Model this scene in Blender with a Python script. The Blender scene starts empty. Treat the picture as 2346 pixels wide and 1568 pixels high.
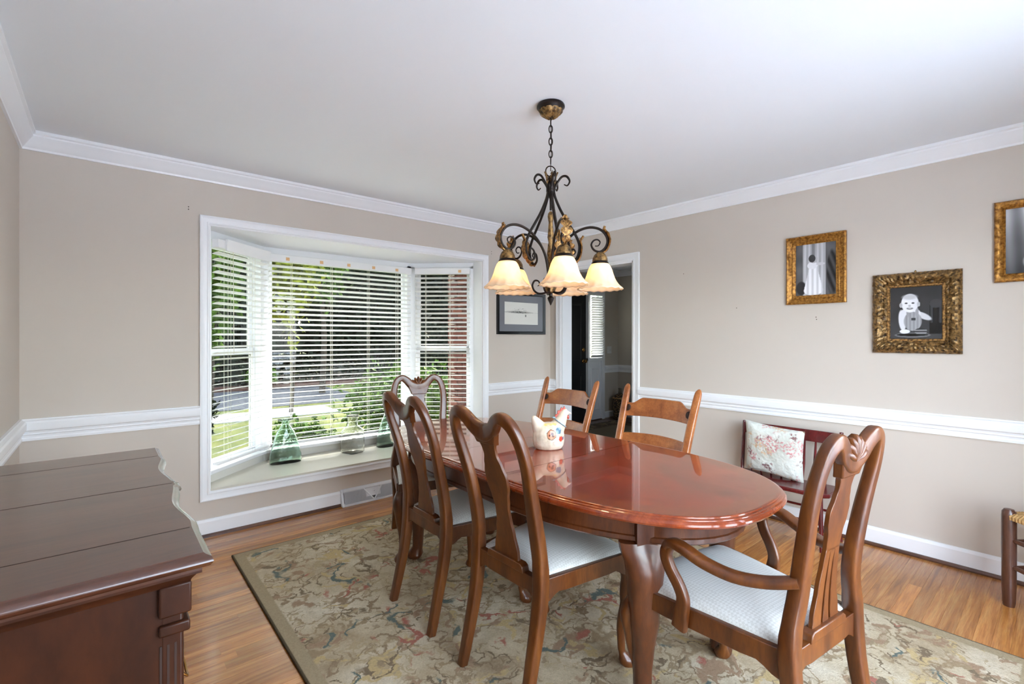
import bpy, math, random
import numpy as np
from mathutils import Vector, Matrix, noise as mnoise

S = bpy.context.scene
COL = S.collection
PI = math.pi
rad = math.radians

# ------------------------------------------------------------------ camera
YAW = 0.7061225
cam_d = bpy.data.cameras.new('camera')
cam = bpy.data.objects.new('camera', cam_d)
COL.objects.link(cam)
cam.location = (-3.71997, -3.71715, 1.30924)
cam.rotation_euler = (rad(90), 0, -YAW)
cam_d.sensor_width = 36.0
cam_d.sensor_fit = 'HORIZONTAL'
cam_d.lens = 1096.26 / 2346 * 36
cam_d.shift_y = -8.07 / 2346
cam_d.clip_start = 0.02
cam_d.clip_end = 300
S.camera = cam

# ------------------------------------------------------------------ world, sun, exposure
W = bpy.data.worlds.new('sky')
S.world = W
W.use_nodes = True
wn = W.node_tree.nodes
wl = W.node_tree.links
wn.clear()
w_out = wn.new('ShaderNodeOutputWorld')
w_bg = wn.new('ShaderNodeBackground')
w_sky = wn.new('ShaderNodeTexSky')
w_sky.sky_type = 'NISHITA'
w_sky.sun_disc = False
w_sky.sun_elevation = rad(44)
w_sky.sun_rotation = rad(36)
w_sky.air_density = 1.0
w_sky.dust_density = 3.0
w_sky.ozone_density = 1.0
w_hsv = wn.new('ShaderNodeHueSaturation')
w_hsv.inputs['Saturation'].default_value = 0.52
wl.new(w_sky.outputs[0], w_hsv.inputs['Color'])
wl.new(w_hsv.outputs[0], w_bg.inputs[0])
wl.new(w_bg.outputs[0], w_out.inputs[0])
w_bg.inputs[1].default_value = 0.62

sun_d = bpy.data.lights.new('sun', 'SUN')
sun_d.energy = 1.5
sun_d.angle = rad(0.7)
sun_d.color = (1.0, 0.97, 0.92)
sun = bpy.data.objects.new('sun', sun_d)
COL.objects.link(sun)
sun.rotation_euler = Vector((-0.43 * 0.72, -0.9 * 0.72, -0.70)).to_track_quat('-Z', 'Y').to_euler()
sun.location = (4, 8, 9)

vs = S.view_settings
vs.view_transform = 'Standard'
vs.look = 'None'
vs.exposure = 3.02
vs.gamma = 1.0
vs.use_curve_mapping = False
S.cycles.use_denoising = True
try:
    S.cycles.denoiser = 'OPENIMAGEDENOISE'
except Exception:
    pass
S.cycles.max_bounces = 10
S.cycles.diffuse_bounces = 6
S.cycles.glossy_bounces = 5
S.cycles.transmission_bounces = 8
S.cycles.transparent_max_bounces = 16
S.cycles.caustics_reflective = False
S.cycles.caustics_refractive = False
S.cycles.sample_clamp_indirect = 6.0


def portal(name, loc, rot, sx, sy):
    d = bpy.data.lights.new(name, 'AREA')
    d.shape = 'RECTANGLE'
    d.size = sx
    d.size_y = sy
    d.cycles.is_portal = True
    o = bpy.data.objects.new(name, d)
    COL.objects.link(o)
    o.location = loc
    o.rotation_euler = rot
    return o


# daylight guides in the bay and the two added fill windows (they emit nothing themselves)
portal('bay_daylight', (-2.058, 0.13, 1.18), (rad(-90), 0, 0), 2.2, 1.72)
portal('hall_fill_portal', (1.05, -2.41, 1.55), (rad(90), 0, 0), 0.5, 1.1)
portal('rear_fill_portal', (-2.175, -4.21, 1.18), (rad(90), 0, 0), 2.35, 1.96)

# ------------------------------------------------------------------ materials


def srgb(r, g, b):
    f = lambda c: (c / 255 / 12.92) if c / 255 <= 0.04045 else ((c / 255 + 0.055) / 1.055) ** 2.4
    return (f(r), f(g), f(b), 1.0)


class NT:
    """tiny node helper"""

    def __init__(self, name):
        self.m = bpy.data.materials.new(name)
        self.m.use_nodes = True
        self.t = self.m.node_tree
        self.n = self.t.nodes
        self.b = self.n['Principled BSDF']
        self.out = self.n['Material Output']

    def node(self, kind, **kw):
        x = self.n.new('ShaderNode' + kind)
        for k, v in kw.items():
            if k in ('operation', 'blend_type', 'data_type', 'noise_dimensions', 'wave_type', 'bands_direction',
                     'feature', 'distance', 'interpolation_type', 'vector_type', 'wave_profile', 'clamp', 'use_clamp',
                     'attribute_name'):
                setattr(x, k, v)
            else:
                x.inputs[k].default_value = v
        return x

    def link(self, a, b):
        self.t.links.new(a, b)

    def coords(self, kind='Object', scale=(1, 1, 1), loc=(0, 0, 0), rot=(0, 0, 0), rnd=False):
        c = self.node('TexCoord')
        mp = self.node('Mapping')
        mp.inputs['Scale'].default_value = scale
        mp.inputs['Location'].default_value = loc
        mp.inputs['Rotation'].default_value = rot
        src = c.outputs[kind]
        if rnd:
            oi = self.node('ObjectInfo')
            ml = self.node('Math', operation='MULTIPLY')
            ml.inputs[1].default_value = 37.0
            self.link(oi.outputs['Random'], ml.inputs[0])
            ad = self.node('VectorMath', operation='ADD')
            self.link(src, ad.inputs[0])
            self.link(ml.outputs[0], ad.inputs[1])
            src = ad.outputs[0]
        self.link(src, mp.inputs[0])
        return mp.outputs[0]

    def noise(self, vec, scale=5, detail=3, rough=0.55, dist=0.0):
        x = self.node('TexNoise')
        x.inputs['Scale'].default_value = scale
        x.inputs['Detail'].default_value = detail
        x.inputs['Roughness'].default_value = rough
        x.inputs['Distortion'].default_value = dist
        self.link(vec, x.inputs['Vector'])
        return x

    def ramp(self, fac, stops, interp='LINEAR'):
        x = self.node('ValToRGB')
        x.color_ramp.interpolation = interp
        e = x.color_ramp.elements
        while len(e) < len(stops):
            e.new(0.5)
        for i, (p, c) in enumerate(stops):
            e[i].position = p
            e[i].color = c if len(c) == 4 else (*c, 1)
        self.link(fac, x.inputs[0])
        return x.outputs[0]

    def mix(self, fac, a, b, mode='MIX'):
        x = self.node('Mix', data_type='RGBA', blend_type=mode)
        for s, v in ((0, fac), (6, a), (7, b)):
            if hasattr(v, 'is_output') or hasattr(v, 'links'):
                self.link(v, x.inputs[s])
            else:
                x.inputs[s].default_value = v
        return x.outputs[2]

    def math(self, op, a, b=None):
        x = self.node('Math', operation=op)
        for s, v in ((0, a), (1, b)):
            if v is None:
                continue
            if hasattr(v, 'links'):
                self.link(v, x.inputs[s])
            else:
                x.inputs[s].default_value = v
        return x.outputs[0]

    def bump(self, h, strength=0.2, dist=0.01):
        x = self.node('Bump')
        x.inputs['Strength'].default_value = strength
        x.inputs['Distance'].default_value = dist
        self.link(h, x.inputs['Height'])
        self.link(x.outputs[0], self.b.inputs['Normal'])

    def set(self, **kw):
        for k, v in kw.items():
            self.b.inputs[k.replace('_', ' ')].default_value = v
        return self


def plain(name, c, rough=0.5, metal=0.0, spec=0.5, coat=0.0, var=0.0, vscale=3.0, bump=0.0, bscale=200):
    t = NT(name)
    t.set(Roughness=rough, Metallic=metal)
    t.b.inputs['Specular IOR Level'].default_value = spec
    t.b.inputs['Coat Weight'].default_value = coat
    v = t.coords('Object')
    n = t.noise(v, vscale, 3)
    lo = tuple(x * (1 - var) for x in c[:3]) + (1,)
    hi = tuple(min(1, x * (1 + var)) for x in c[:3]) + (1,)
    t.link(t.ramp(n.outputs[0], [(0.3, lo), (0.7, hi)]), t.b.inputs['Base Color'])
    if bump:
        n2 = t.noise(v, bscale, 2)
        t.bump(n2.outputs[0], bump, 0.002)
    return t.m


def wood(name, dark, mid, light, grain=(18, 18, 1.4), rough=0.3, coat=0.35, rnd=False, fig=1.0, bump=0.05, spec=0.5,
         coat_rough=0.15, kind='Object'):
    t = NT(name)
    t.set(Roughness=rough)
    t.b.inputs['Coat Weight'].default_value = coat
    t.b.inputs['Coat Roughness'].default_value = coat_rough
    t.b.inputs['Specular IOR Level'].default_value = spec
    v = t.coords(kind, scale=grain, rnd=rnd)
    big = t.noise(v, 1.1 * fig, 4, 0.6, 0.6)
    fine = t.noise(v, 9.0, 5, 0.65, 0.2)
    c1 = t.ramp(big.outputs[0], [(0.25, dark), (0.5, mid), (0.78, light)])
    c2 = t.ramp(fine.outputs[0], [(0.35, (0.62, 0.58, 0.55, 1)), (0.6, (1, 1, 1, 1))])
    c = t.mix(0.65, c1, c2, 'MULTIPLY')
    if rnd:
        oi = t.node('ObjectInfo')
        k = t.ramp(oi.outputs['Random'], [(0.0, (0.74, 0.72, 0.70, 1)), (0.5, (1.0, 1.0, 1.0, 1)), (1.0, (1.22, 1.18, 1.12, 1))])
        c = t.mix(1.0, c, k, 'MULTIPLY')
    t.link(c, t.b.inputs['Base Color'])
    if bump:
        t.bump(fine.outputs[0], bump, 0.002)
    return t.m


M = {}
M['wall'] = plain('wall_paint', srgb(205, 195, 184), 0.85, var=0.012, vscale=1.2, bump=0.03, bscale=260)
M['wall_hall'] = plain('hall_paint', srgb(196, 187, 174), 0.85, var=0.02, vscale=1.2)
M['ceiling'] = plain('ceiling_paint', srgb(236, 240, 244), 0.9, var=0.006, vscale=1.0)
M['trim'] = plain('white_gloss_trim', srgb(240, 241, 243), 0.32, var=0.008, vscale=4)
M['seat'] = plain('window_seat_paint', srgb(214, 210, 197), 0.35, var=0.02, vscale=3)
M['panel'] = plain('bay_panel_paint', srgb(226, 224, 216), 0.4, var=0.01)
M['blind'] = plain('blind_white', srgb(246, 246, 246), 0.4, var=0.006)
M['pad'] = plain('adhesive_pad', srgb(232, 190, 140), 0.8, var=0.08, vscale=60)
M['nail'] = plain('nail_hole', srgb(92, 80, 66), 0.9, var=0.2)
M['shoe'] = wood('shoe_moulding_wood', srgb(52, 30, 20), srgb(84, 50, 32), srgb(112, 70, 44), (3, 3, 3), 0.4)
M['floor'] = wood('oak_floor', srgb(140, 84, 36), srgb(190, 126, 62), srgb(218, 162, 92), (1.3, 26, 20), 0.27, 0.35, True, 1.4, 0.03,
                  coat_rough=0.12)
M['sub'] = plain('subfloor_dark', srgb(46, 26, 14), 0.9, var=0.1)
M['hallfloor'] = wood('hall_floor_wood', srgb(70, 44, 24), srgb(104, 68, 38), srgb(124, 84, 50), (1.3, 22, 20), 0.35)
CH = (srgb(60, 28, 8), srgb(94, 49, 15), srgb(122, 71, 25))
M['chair'] = wood('cherry_chair_wood', *CH, (14, 14, 3.0), 0.34, 0.22, bump=0.02)
M['tableleg'] = wood('table_base_wood', srgb(56, 25, 9), srgb(86, 43, 17), srgb(112, 60, 26), (12, 12, 3.0), 0.34, 0.3, bump=0.02)
M['board'] = wood('sideboard_wood', srgb(40, 17, 6), srgb(62, 29, 11), srgb(80, 40, 17), (5, 10, 2.0), 0.45, 0.05, bump=0.015, spec=0.25)
M['boardtop'] = wood('sideboard_top_wood', srgb(58, 30, 19), srgb(78, 44, 29), srgb(92, 55, 38), (1.5, 12, 10), 0.33, 1.0, bump=0.006, coat_rough=0.16)
M['groove'] = plain('groove_shadow_wood', srgb(44, 24, 14), 0.7, var=0.1)
M['oak'] = wood('golden_oak_wood', srgb(118, 62, 24), srgb(164, 96, 46), srgb(190, 122, 66), (10, 3.2, 10), 0.33, 0.3, bump=0.05, fig=0.8)
M['red'] = wood('oxblood_red_wood', srgb(62, 12, 14), srgb(92, 20, 24), srgb(112, 30, 32), (10, 10, 3), 0.25, 0.5, bump=0.01)
M['stool'] = wood('brown_stool_wood', srgb(62, 36, 26), srgb(88, 54, 40), srgb(106, 70, 52), (14, 14, 2), 0.35, 0.4, bump=0.03)
M['rush'] = plain('rush_straw', srgb(186, 146, 92), 0.8, var=0.25, vscale=90, bump=0.5, bscale=300)
M['black'] = plain('black_door_paint', srgb(26, 27, 30), 0.4, var=0.05)
M['brass'] = plain('brass_metal', srgb(196, 150, 84), 0.25, 1.0, var=0.1)
M['iron'] = plain('oil_rubbed_bronze', srgb(38, 30, 26), 0.38, 0.6, var=0.25, vscale=18)
M['frameblack'] = plain('black_frame_paint', srgb(20, 21, 24), 0.35, var=0.05)
M['mat'] = plain('grey_picture_mat', srgb(122, 124, 130), 0.8, var=0.02)
M['vent'] = plain('vent_white_enamel', srgb(226, 228, 232), 0.35, var=0.01)
M['ventdark'] = plain('vent_dark_inside', srgb(96, 98, 104), 0.8, var=0.1)
M['switch'] = plain('switch_plate_white', srgb(214, 214, 210), 0.4, var=0.02)
M['cord'] = plain('blind_cord_white', srgb(226, 222, 208), 0.7, var=0.02)
M['asphalt'] = plain('asphalt', srgb(46, 50, 62), 0.9, var=0.12, vscale=14)
M['concrete'] = plain('concrete_walk', srgb(190, 190, 190), 0.9, var=0.06, vscale=6)
M['rear_bounce'] = plain('grey_bounce_ground', srgb(158, 164, 172), 0.9, var=0.06, vscale=2)  # grey set for the light it bounces indoors; never in view
M['mortar'] = plain('mortar', srgb(150, 136, 124), 0.95, var=0.06, vscale=20)
M['soil'] = plain('mulch', srgb(78, 46, 34), 0.95, var=0.3, vscale=20)
M['trunk'] = plain('tree_bark', srgb(58, 48, 40), 0.95, var=0.3, vscale=12)
M['lampin'] = plain('socket_dark', srgb(60, 46, 36), 0.5, var=0.1)


def make_special():
    # gilded leaf metal
    for nm, a, b, sc in (('gilt', srgb(74, 48, 26), srgb(186, 140, 80), 90), ('gold', srgb(118, 74, 24), srgb(190, 136, 62), 70),
                         ('oldgold', srgb(46, 31, 18), srgb(158, 122, 72), 58)):
        t = NT(nm + '_leaf_metal')
        t.set(Roughness=0.42, Metallic=0.55)
        v = t.coords('Object')
        n = t.noise(v, sc, 4, 0.6)
        t.link(t.ramp(n.outputs[0], [(0.35, a), (0.62, b)]), t.b.inputs['Base Color'])
        t.bump(n.outputs[0], 0.5, 0.004)
        M[nm] = t.m
    # tabletop: mahogany field with a cross-band border; local coords, outline handled by mesh parts
    for nm, cols, gr in (('tablefield', (srgb(88, 18, 6), srgb(142, 42, 14), srgb(182, 74, 30)), (4.0, 2.0, 4.0)),
                         ('tableband', (srgb(104, 38, 16), srgb(134, 58, 26), srgb(158, 78, 38)), (3.0, 9.0, 4.0))):
        t = NT(nm + '_mahogany')
        t.set(Roughness=0.22)
        t.b.inputs['Coat Weight'].default_value = 1.0
        t.b.inputs['Coat Roughness'].default_value = 0.025
        t.b.inputs['Coat IOR'].default_value = 1.5
        t.b.inputs['Coat Tint'].default_value = (1.0, 0.88, 0.76, 1)
        v = t.coords('Object', scale=gr)
        a = t.noise(v, 1.6, 5, 0.65, 1.2)
        f = t.noise(t.coords('Object', scale=(60, 3, 10)), 4, 4, 0.6)
        c = t.mix(0.35, t.ramp(a.outputs[0], [(0.28, cols[0]), (0.5, cols[1]), (0.75, cols[2])]),
                  t.ramp(f.outputs[0], [(0.35, (0.6, 0.55, 0.5, 1)), (0.6, (1, 1, 1, 1))]), 'MULTIPLY')
        t.link(c, t.b.inputs['Base Color'])
        M[nm] = t.m
    # chair fabric: pale grey-cream with a small basket weave
    t = NT('woven_seat_fabric')
    t.set(Roughness=0.85)
    t.b.inputs['Sheen Weight'].default_value = 0.2
    v = t.coords('Object', scale=(1, 1, 1), rot=(0, 0, rad(45)))
    ck = t.node('TexChecker')
    ck.inputs['Scale'].default_value = 130
    ck.inputs['Color1'].default_value = srgb(214, 214, 208)
    ck.inputs['Color2'].default_value = srgb(200, 199, 192)
    t.link(v, ck.inputs['Vector'])
    t.link(ck.outputs['Color'], t.b.inputs['Base Color'])
    t.bump(ck.outputs['Fac'], 0.35, 0.002)
    M['fabric'] = t.m
    # patterned rug
    t = NT('floral_wool_rug')
    t.set(Roughness=0.95)
    t.b.inputs['Specular IOR Level'].default_value = 0.1
    v = t.coords('Object')
    base = t.noise(v, 2.6, 4, 0.6)
    c = t.ramp(base.outputs[0], [(0.32, srgb(180, 160, 130)), (0.5, srgb(208, 192, 162)), (0.68, srgb(226, 214, 190))])
    warp = t.noise(v, 5.0, 5, 0.65)
    wv = t.node('VectorMath', operation='MULTIPLY_ADD')
    t.link(warp.outputs['Color'], wv.inputs[0])
    wv.inputs[1].default_value = (0.20, 0.20, 0)
    t.link(v, wv.inputs[2])
    wvec = wv.outputs[0]

    def band(scale, off, centre, width, gate_scale, gate_lo, col, c, seed):
        mp = t.node('Mapping')
        mp.inputs['Location'].default_value = (seed * 3.1, seed * 7.7, 0)
        t.link(wvec, mp.inputs[0])
        n = t.noise(mp.outputs[0], scale, 1.5, 0.5)
        d = t.math('ABSOLUTE', t.math('SUBTRACT', n.outputs[0], centre))
        m1 = t.ramp(d, [(width * 0.55, (1, 1, 1, 1)), (width, (0, 0, 0, 1))])
        g = t.noise(mp.outputs[0], gate_scale, 1, 0.5)
        m2 = t.ramp(g.outputs[0], [(gate_lo, (0, 0, 0, 1)), (gate_lo + 0.03, (1, 1, 1, 1))])
        return t.mix(t.math('MULTIPLY', m1, m2), c, col)

    mot = t.noise(v, 11, 5, 0.7, 0.6)
    c = t.mix(0.6, c, t.ramp(mot.outputs[0], [(0.36, (0.80, 0.75, 0.68, 1)), (0.56, (1.05, 1.05, 1.04, 1))]), 'MULTIPLY')
    c = band(6.0, 0, 0.50, 0.022, 4.4, 0.46, srgb(172, 150, 118), c, 1)
    c = band(8.0, 0, 0.47, 0.026, 5.0, 0.49, srgb(158, 136, 108), c, 2)
    c = band(5.4, 0, 0.52, 0.036, 4.6, 0.52, srgb(206, 182, 134), c, 3)
    c = band(9.0, 0, 0.50, 0.060, 6.0, 0.57, srgb(174, 146, 118), c, 7)
    c = band(12.0, 0, 0.50, 0.030, 6.0, 0.50, srgb(168, 148, 118), c, 8)
    c = band(14.0, 0, 0.48, 0.034, 5.0, 0.53, srgb(190, 170, 136), c, 9)
    c = band(4.6, 0, 0.46, 0.024, 4.2, 0.57, srgb(112, 122, 114), c, 4)
    c = band(8.4, 0, 0.50, 0.050, 5.6, 0.62, srgb(182, 118, 100), c, 5)
    c = band(9.0, 0, 0.52, 0.026, 5.2, 0.55, srgb(138, 120, 96), c, 6)
    # border: khaki band and dark piping near the edge
    sx = t.node('SeparateXYZ')
    t.link(v, sx.inputs[0])
    ax = t.math('SUBTRACT', 1.13, t.math('ABSOLUTE', sx.outputs[0]))
    ay = t.math('SUBTRACT', 1.60, t.math('ABSOLUTE', sx.outputs[1]))
    ed = t.math('MINIMUM', ax, ay)
    c = t.mix(t.ramp(ed, [(0.058, (1, 1, 1, 1)), (0.064, (0, 0, 0, 1))]), c, srgb(180, 162, 130))
    c = t.mix(t.ramp(ed, [(0.008, (1, 1, 1, 1)), (0.012, (0, 0, 0, 1))]), c, srgb(96, 84, 64))
    fz = t.noise(v, 130, 4, 0.75)
    c = t.mix(0.55, c, t.ramp(fz.outputs[0], [(0.3, (0.62, 0.60, 0.57, 1)), (0.65, (1.06, 1.06, 1.06, 1))]), 'MULTIPLY')
    t.link(c, t.b.inputs['Base Color'])
    t.bump(fz.outputs[0], 1.0, 0.008)
    M['rug'] = t.m
    # hall rug
    t = NT('hall_rug_wool')
    t.set(Roughness=0.95)
    v = t.coords('Object')
    n = t.noise(v, 6, 3, 0.6, 0.8)
    c = t.ramp(n.outputs[0], [(0.4, srgb(120, 98, 66)), (0.5, srgb(60, 46, 32)), (0.6, srgb(134, 116, 84))])
    sx = t.node('SeparateXYZ')
    t.link(v, sx.inputs[0])
    ed = t.math('MINIMUM', t.math('SUBTRACT', 0.75, t.math('ABSOLUTE', sx.outputs[0])), t.math('SUBTRACT', 0.9, t.math('ABSOLUTE', sx.outputs[1])))
    c = t.mix(t.ramp(ed, [(0.28, (1, 1, 1, 1)), (0.29, (0, 0, 0, 1))]), srgb(124, 112, 88), c)
    t.link(c, t.b.inputs['Base Color'])
    M['hallrug'] = t.m
    # floral cushion cloth
    t = NT('floral_quilt_cloth')
    t.set(Roughness=0.9)
    v = t.coords('Object')
    n = t.noise(v, 7, 2, 0.5)
    c = t.ramp(n.outputs[0], [(0.35, srgb(204, 206, 196)), (0.65, srgb(222, 224, 216))])
    for sc, th, col, sd in ((9, 0.62, srgb(206, 150, 150), 1), (14, 0.66, srgb(140, 104, 104), 2), (8, 0.62, srgb(210, 182, 152), 3)):
        mp = t.node('Mapping')
        mp.inputs['Location'].default_value = (sd * 2.3, sd * 1.7, sd)
        t.link(v, mp.inputs[0])
        a = t.noise(mp.outputs[0], sc, 2, 0.5)
        b = t.noise(mp.outputs[0], 70, 2, 0.6)
        m = t.math('MULTIPLY', t.ramp(a.outputs[0], [(th - 0.06, (0, 0, 0, 1)), (th, (1, 1, 1, 1))]),
                   t.ramp(b.outputs[0], [(0.48, (0, 0, 0, 1)), (0.56, (1, 1, 1, 1))]))
        c = t.mix(m, c, col)
    t.link(c, t.b.inputs['Base Color'])
    q = t.noise(v, 28, 2, 0.5)
    t.bump(q.outputs[0], 0.5, 0.02)
    M['quilt'] = t.m
    # window glass: thin pane, dark tint added to dim the yard outside
    t = NT('dimmed_window_glass')
    t.n.remove(t.b)
    tr = t.node('BsdfTransparent')
    gl = t.node('BsdfGlossy')
    gl.inputs['Roughness'].default_value = 0.02
    mx = t.node('MixShader')
    mx.inputs[0].default_value = 0.035
    tr.inputs[0].default_value = (0.50, 0.515, 0.50, 1)
    t.link(tr.outputs[0], mx.inputs[1])
    t.link(gl.outputs[0], mx.inputs[2])
    t.link(mx.outputs[0], t.out.inputs[0])
    M['glass'] = t.m
    M['clearpane'] = t.m.copy()
    M['clearpane'].name = 'clear_pane_glass'
    for nd in M['clearpane'].node_tree.nodes:
        if nd.type == 'BSDF_TRANSPARENT':
            nd.inputs[0].default_value = (0.97, 0.985, 0.98, 1)
    # bottle glasses: real refraction with a see-through share so that daylight passes
    for nm, col in (('greenglass', (0.74, 0.90, 0.80, 1)), ('clearglass', (0.97, 0.98, 0.95, 1)), ('jugglass', (0.55, 0.5, 0.42, 1))):
        t = NT(nm)
        t.set(Roughness=0.03, IOR=1.45)
        t.b.inputs['Transmission Weight'].default_value = 1.0
        n = t.noise(t.coords('Object'), 24, 3, 0.6)
        t.link(t.ramp(n.outputs[0], [(0.3, tuple(x * 0.9 for x in col[:3]) + (1,)), (0.7, col)]), t.b.inputs['Base Color'])
        t.bump(n.outputs[0], 0.12, 0.02)
        M[nm] = t.m
    # lamp glass: alabaster, lit from inside by the bulb
    t = NT('alabaster_shade_glass')
    t.set(Roughness=0.35)
    n = t.noise(t.coords('Object'), 16, 4, 0.6, 0.8)
    col = t.ramp(n.outputs[0], [(0.35, srgb(246, 226, 194)), (0.65, srgb(252, 238, 214))])
    t.link(col, t.b.inputs['Base Color'])
    tl = t.node('BsdfTranslucent')
    t.link(col, tl.inputs[0])
    mx = t.node('MixShader')
    mx.inputs[0].default_value = 0.5
    t.link(t.b.outputs[0], mx.inputs[1])
    t.link(tl.outputs[0], mx.inputs[2])
    t.link(mx.outputs[0], t.out.inputs[0])
    M['shade'] = t.m
    t = NT('lit_bulb_glass')
    t.set(Roughness=0.4)
    t.b.inputs['Base Color'].default_value = (1, 0.9, 0.75, 1)
    t.b.inputs['Emission Color'].default_value = (1.0, 0.76, 0.48, 1)
    t.b.inputs['Emission Strength'].default_value = 2.7
    M['bulb'] = t.m
    # leaves
    for nm, a, b, c in (('leaf_dark', srgb(14, 20, 16), srgb(26, 34, 24), srgb(40, 50, 32)),
                        ('leaf_mid', srgb(34, 54, 16), srgb(64, 92, 26), srgb(104, 128, 44)),
                        ('leaf_yellow', srgb(78, 84, 22), srgb(118, 124, 34), srgb(150, 150, 56)),
                        ('leaf_bush', srgb(34, 60, 16), srgb(70, 104, 28), srgb(130, 158, 66))):
        t = NT(nm)
        t.set(Roughness=0.7)
        t.b.inputs['Specular IOR Level'].default_value = 0.12
        n = t.noise(t.coords('Object'), 9, 3, 0.6)
        t.link(t.ramp(n.outputs[0], [(0.3, a), (0.5, b), (0.7, c)]), t.b.inputs['Base Color'])
        M[nm] = t.m
    t = NT('lawn_grass')
    t.set(Roughness=0.95)
    n = t.noise(t.coords('Object'), 1.4, 5, 0.7)
    t.link(t.ramp(n.outputs[0], [(0.3, srgb(54, 66, 16)), (0.5, srgb(86, 92, 24)), (0.7, srgb(114, 108, 40))]), t.b.inputs['Base Color'])
    M['lawn'] = t.m
    t = NT('red_brick')
    t.set(Roughness=0.9)
    oi = t.node('ObjectInfo')
    n = t.noise(t.coords('Object', rnd=True), 18, 4, 0.6)
    c = t.ramp(oi.outputs['Random'], [(0, srgb(98, 44, 34)), (0.5, srgb(120, 58, 44)), (1, srgb(140, 78, 62))])
    t.link(t.mix(0.5, c, t.ramp(n.outputs[0], [(0.3, (0.6, 0.6, 0.6, 1)), (0.65, (1, 1, 1, 1))]), 'MULTIPLY'), t.b.inputs['Base Color'])
    t.bump(n.outputs[0], 0.4, 0.01)
    M['brick'] = t.m
    # printed pictures use a painted colour layer
    t = NT('photo_print')
    t.set(Roughness=0.25)
    at = t.node('VertexColor')
    at.layer_name = 'print'
    t.link(at.outputs[0], t.b.inputs['Base Color'])
    M['print'] = t.m
    # wicker
    t = NT('wicker_weave')
    t.set(Roughness=0.7)
    vo = t.node('TexVoronoi')
    vo.inputs['Scale'].default_value = 34
    t.link(t.coords('Object', scale=(1, 1, 1.6)), vo.inputs['Vector'])
    t.link(t.ramp(vo.outputs['Distance'], [(0.2, srgb(176, 140, 88)), (0.5, srgb(58, 40, 22))]), t.b.inputs['Base Color'])
    t.bump(vo.outputs['Distance'], 0.8, 0.01)
    M['wicker'] = t.m
    # painted ceramic hen: cream glaze with hand-painted flowers (object coordinates)
    t = NT('painted_cream_ceramic')
    t.set(Roughness=0.22)
    v = t.coords('Object')
    n = t.noise(v, 22, 3, 0.6)
    c = t.ramp(n.outputs[0], [(0.3, srgb(190, 172, 148)), (0.55, srgb(220, 206, 184)), (0.8, srgb(232, 222, 206))])

    def spot(p, r, col, c, inner=None):
        d = t.node('VectorMath', operation='DISTANCE')
        d.inputs[1].default_value = p
        wob = t.node('VectorMath', operation='MULTIPLY_ADD')
        nn = t.noise(v, 90, 1, 0.5)
        t.link(nn.outputs['Color'], wob.inputs[0])
        wob.inputs[1].default_value = (0.012, 0.012, 0.012)
        t.link(v, wob.inputs[2])
        t.link(wob.outputs[0], d.inputs[0])
        m = t.ramp(d.outputs[1], [(r, (1, 1, 1, 1)), (r + 0.001, (0, 0, 0, 1))])
        return t.mix(m, c, col)
    c = spot((0.012, -0.055, 0.086), 0.026, srgb(92, 66, 36), c)
    c = spot((0.012, -0.055, 0.086), 0.021, srgb(206, 140, 106), c)
    c = spot((0.016, -0.057, 0.090), 0.008, srgb(84, 34, 20), c)
    c = spot((0.004, -0.057, 0.082), 0.006, srgb(84, 34, 20), c)
    c = spot((0.020, -0.057, 0.078), 0.006, srgb(84, 34, 20), c)
    for z in (0.030, 0.038, 0.046, 0.054):
        c = spot((0.022, -0.062, z), 0.007, srgb(84, 52, 30), c)
    c = spot((0.052, -0.044, 0.104), 0.018, srgb(96, 128, 148), c)
    c = spot((0.058, -0.046, 0.106), 0.006, srgb(70, 84, 124), c)
    c = spot((0.064, -0.044, 0.062), 0.012, srgb(190, 74, 56), c)
    c = spot((0.078, -0.030, 0.064), 0.008, srgb(78, 84, 120), c)
    for k in range(5):
        c = spot((-0.012 + 0.012 * k, -0.022 + 0.006 * (k % 2), 0.128), 0.0075, srgb(226, 196, 108), c)
    c = spot((0.100, -0.022, 0.168), 0.006, srgb(150, 52, 40), c)
    t.link(c, t.b.inputs['Base Color'])
    M['ceramic'] = t.m
    M['comb'] = plain('red_glaze', srgb(176, 66, 44), 0.3, var=0.15, vscale=80)
    M['collar'] = plain('blue_grey_glaze', srgb(128, 150, 158), 0.3, var=0.2, vscale=80)


make_special()

# ------------------------------------------------------------------ mesh helpers


def V3(*a):
    return Vector(a)


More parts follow.
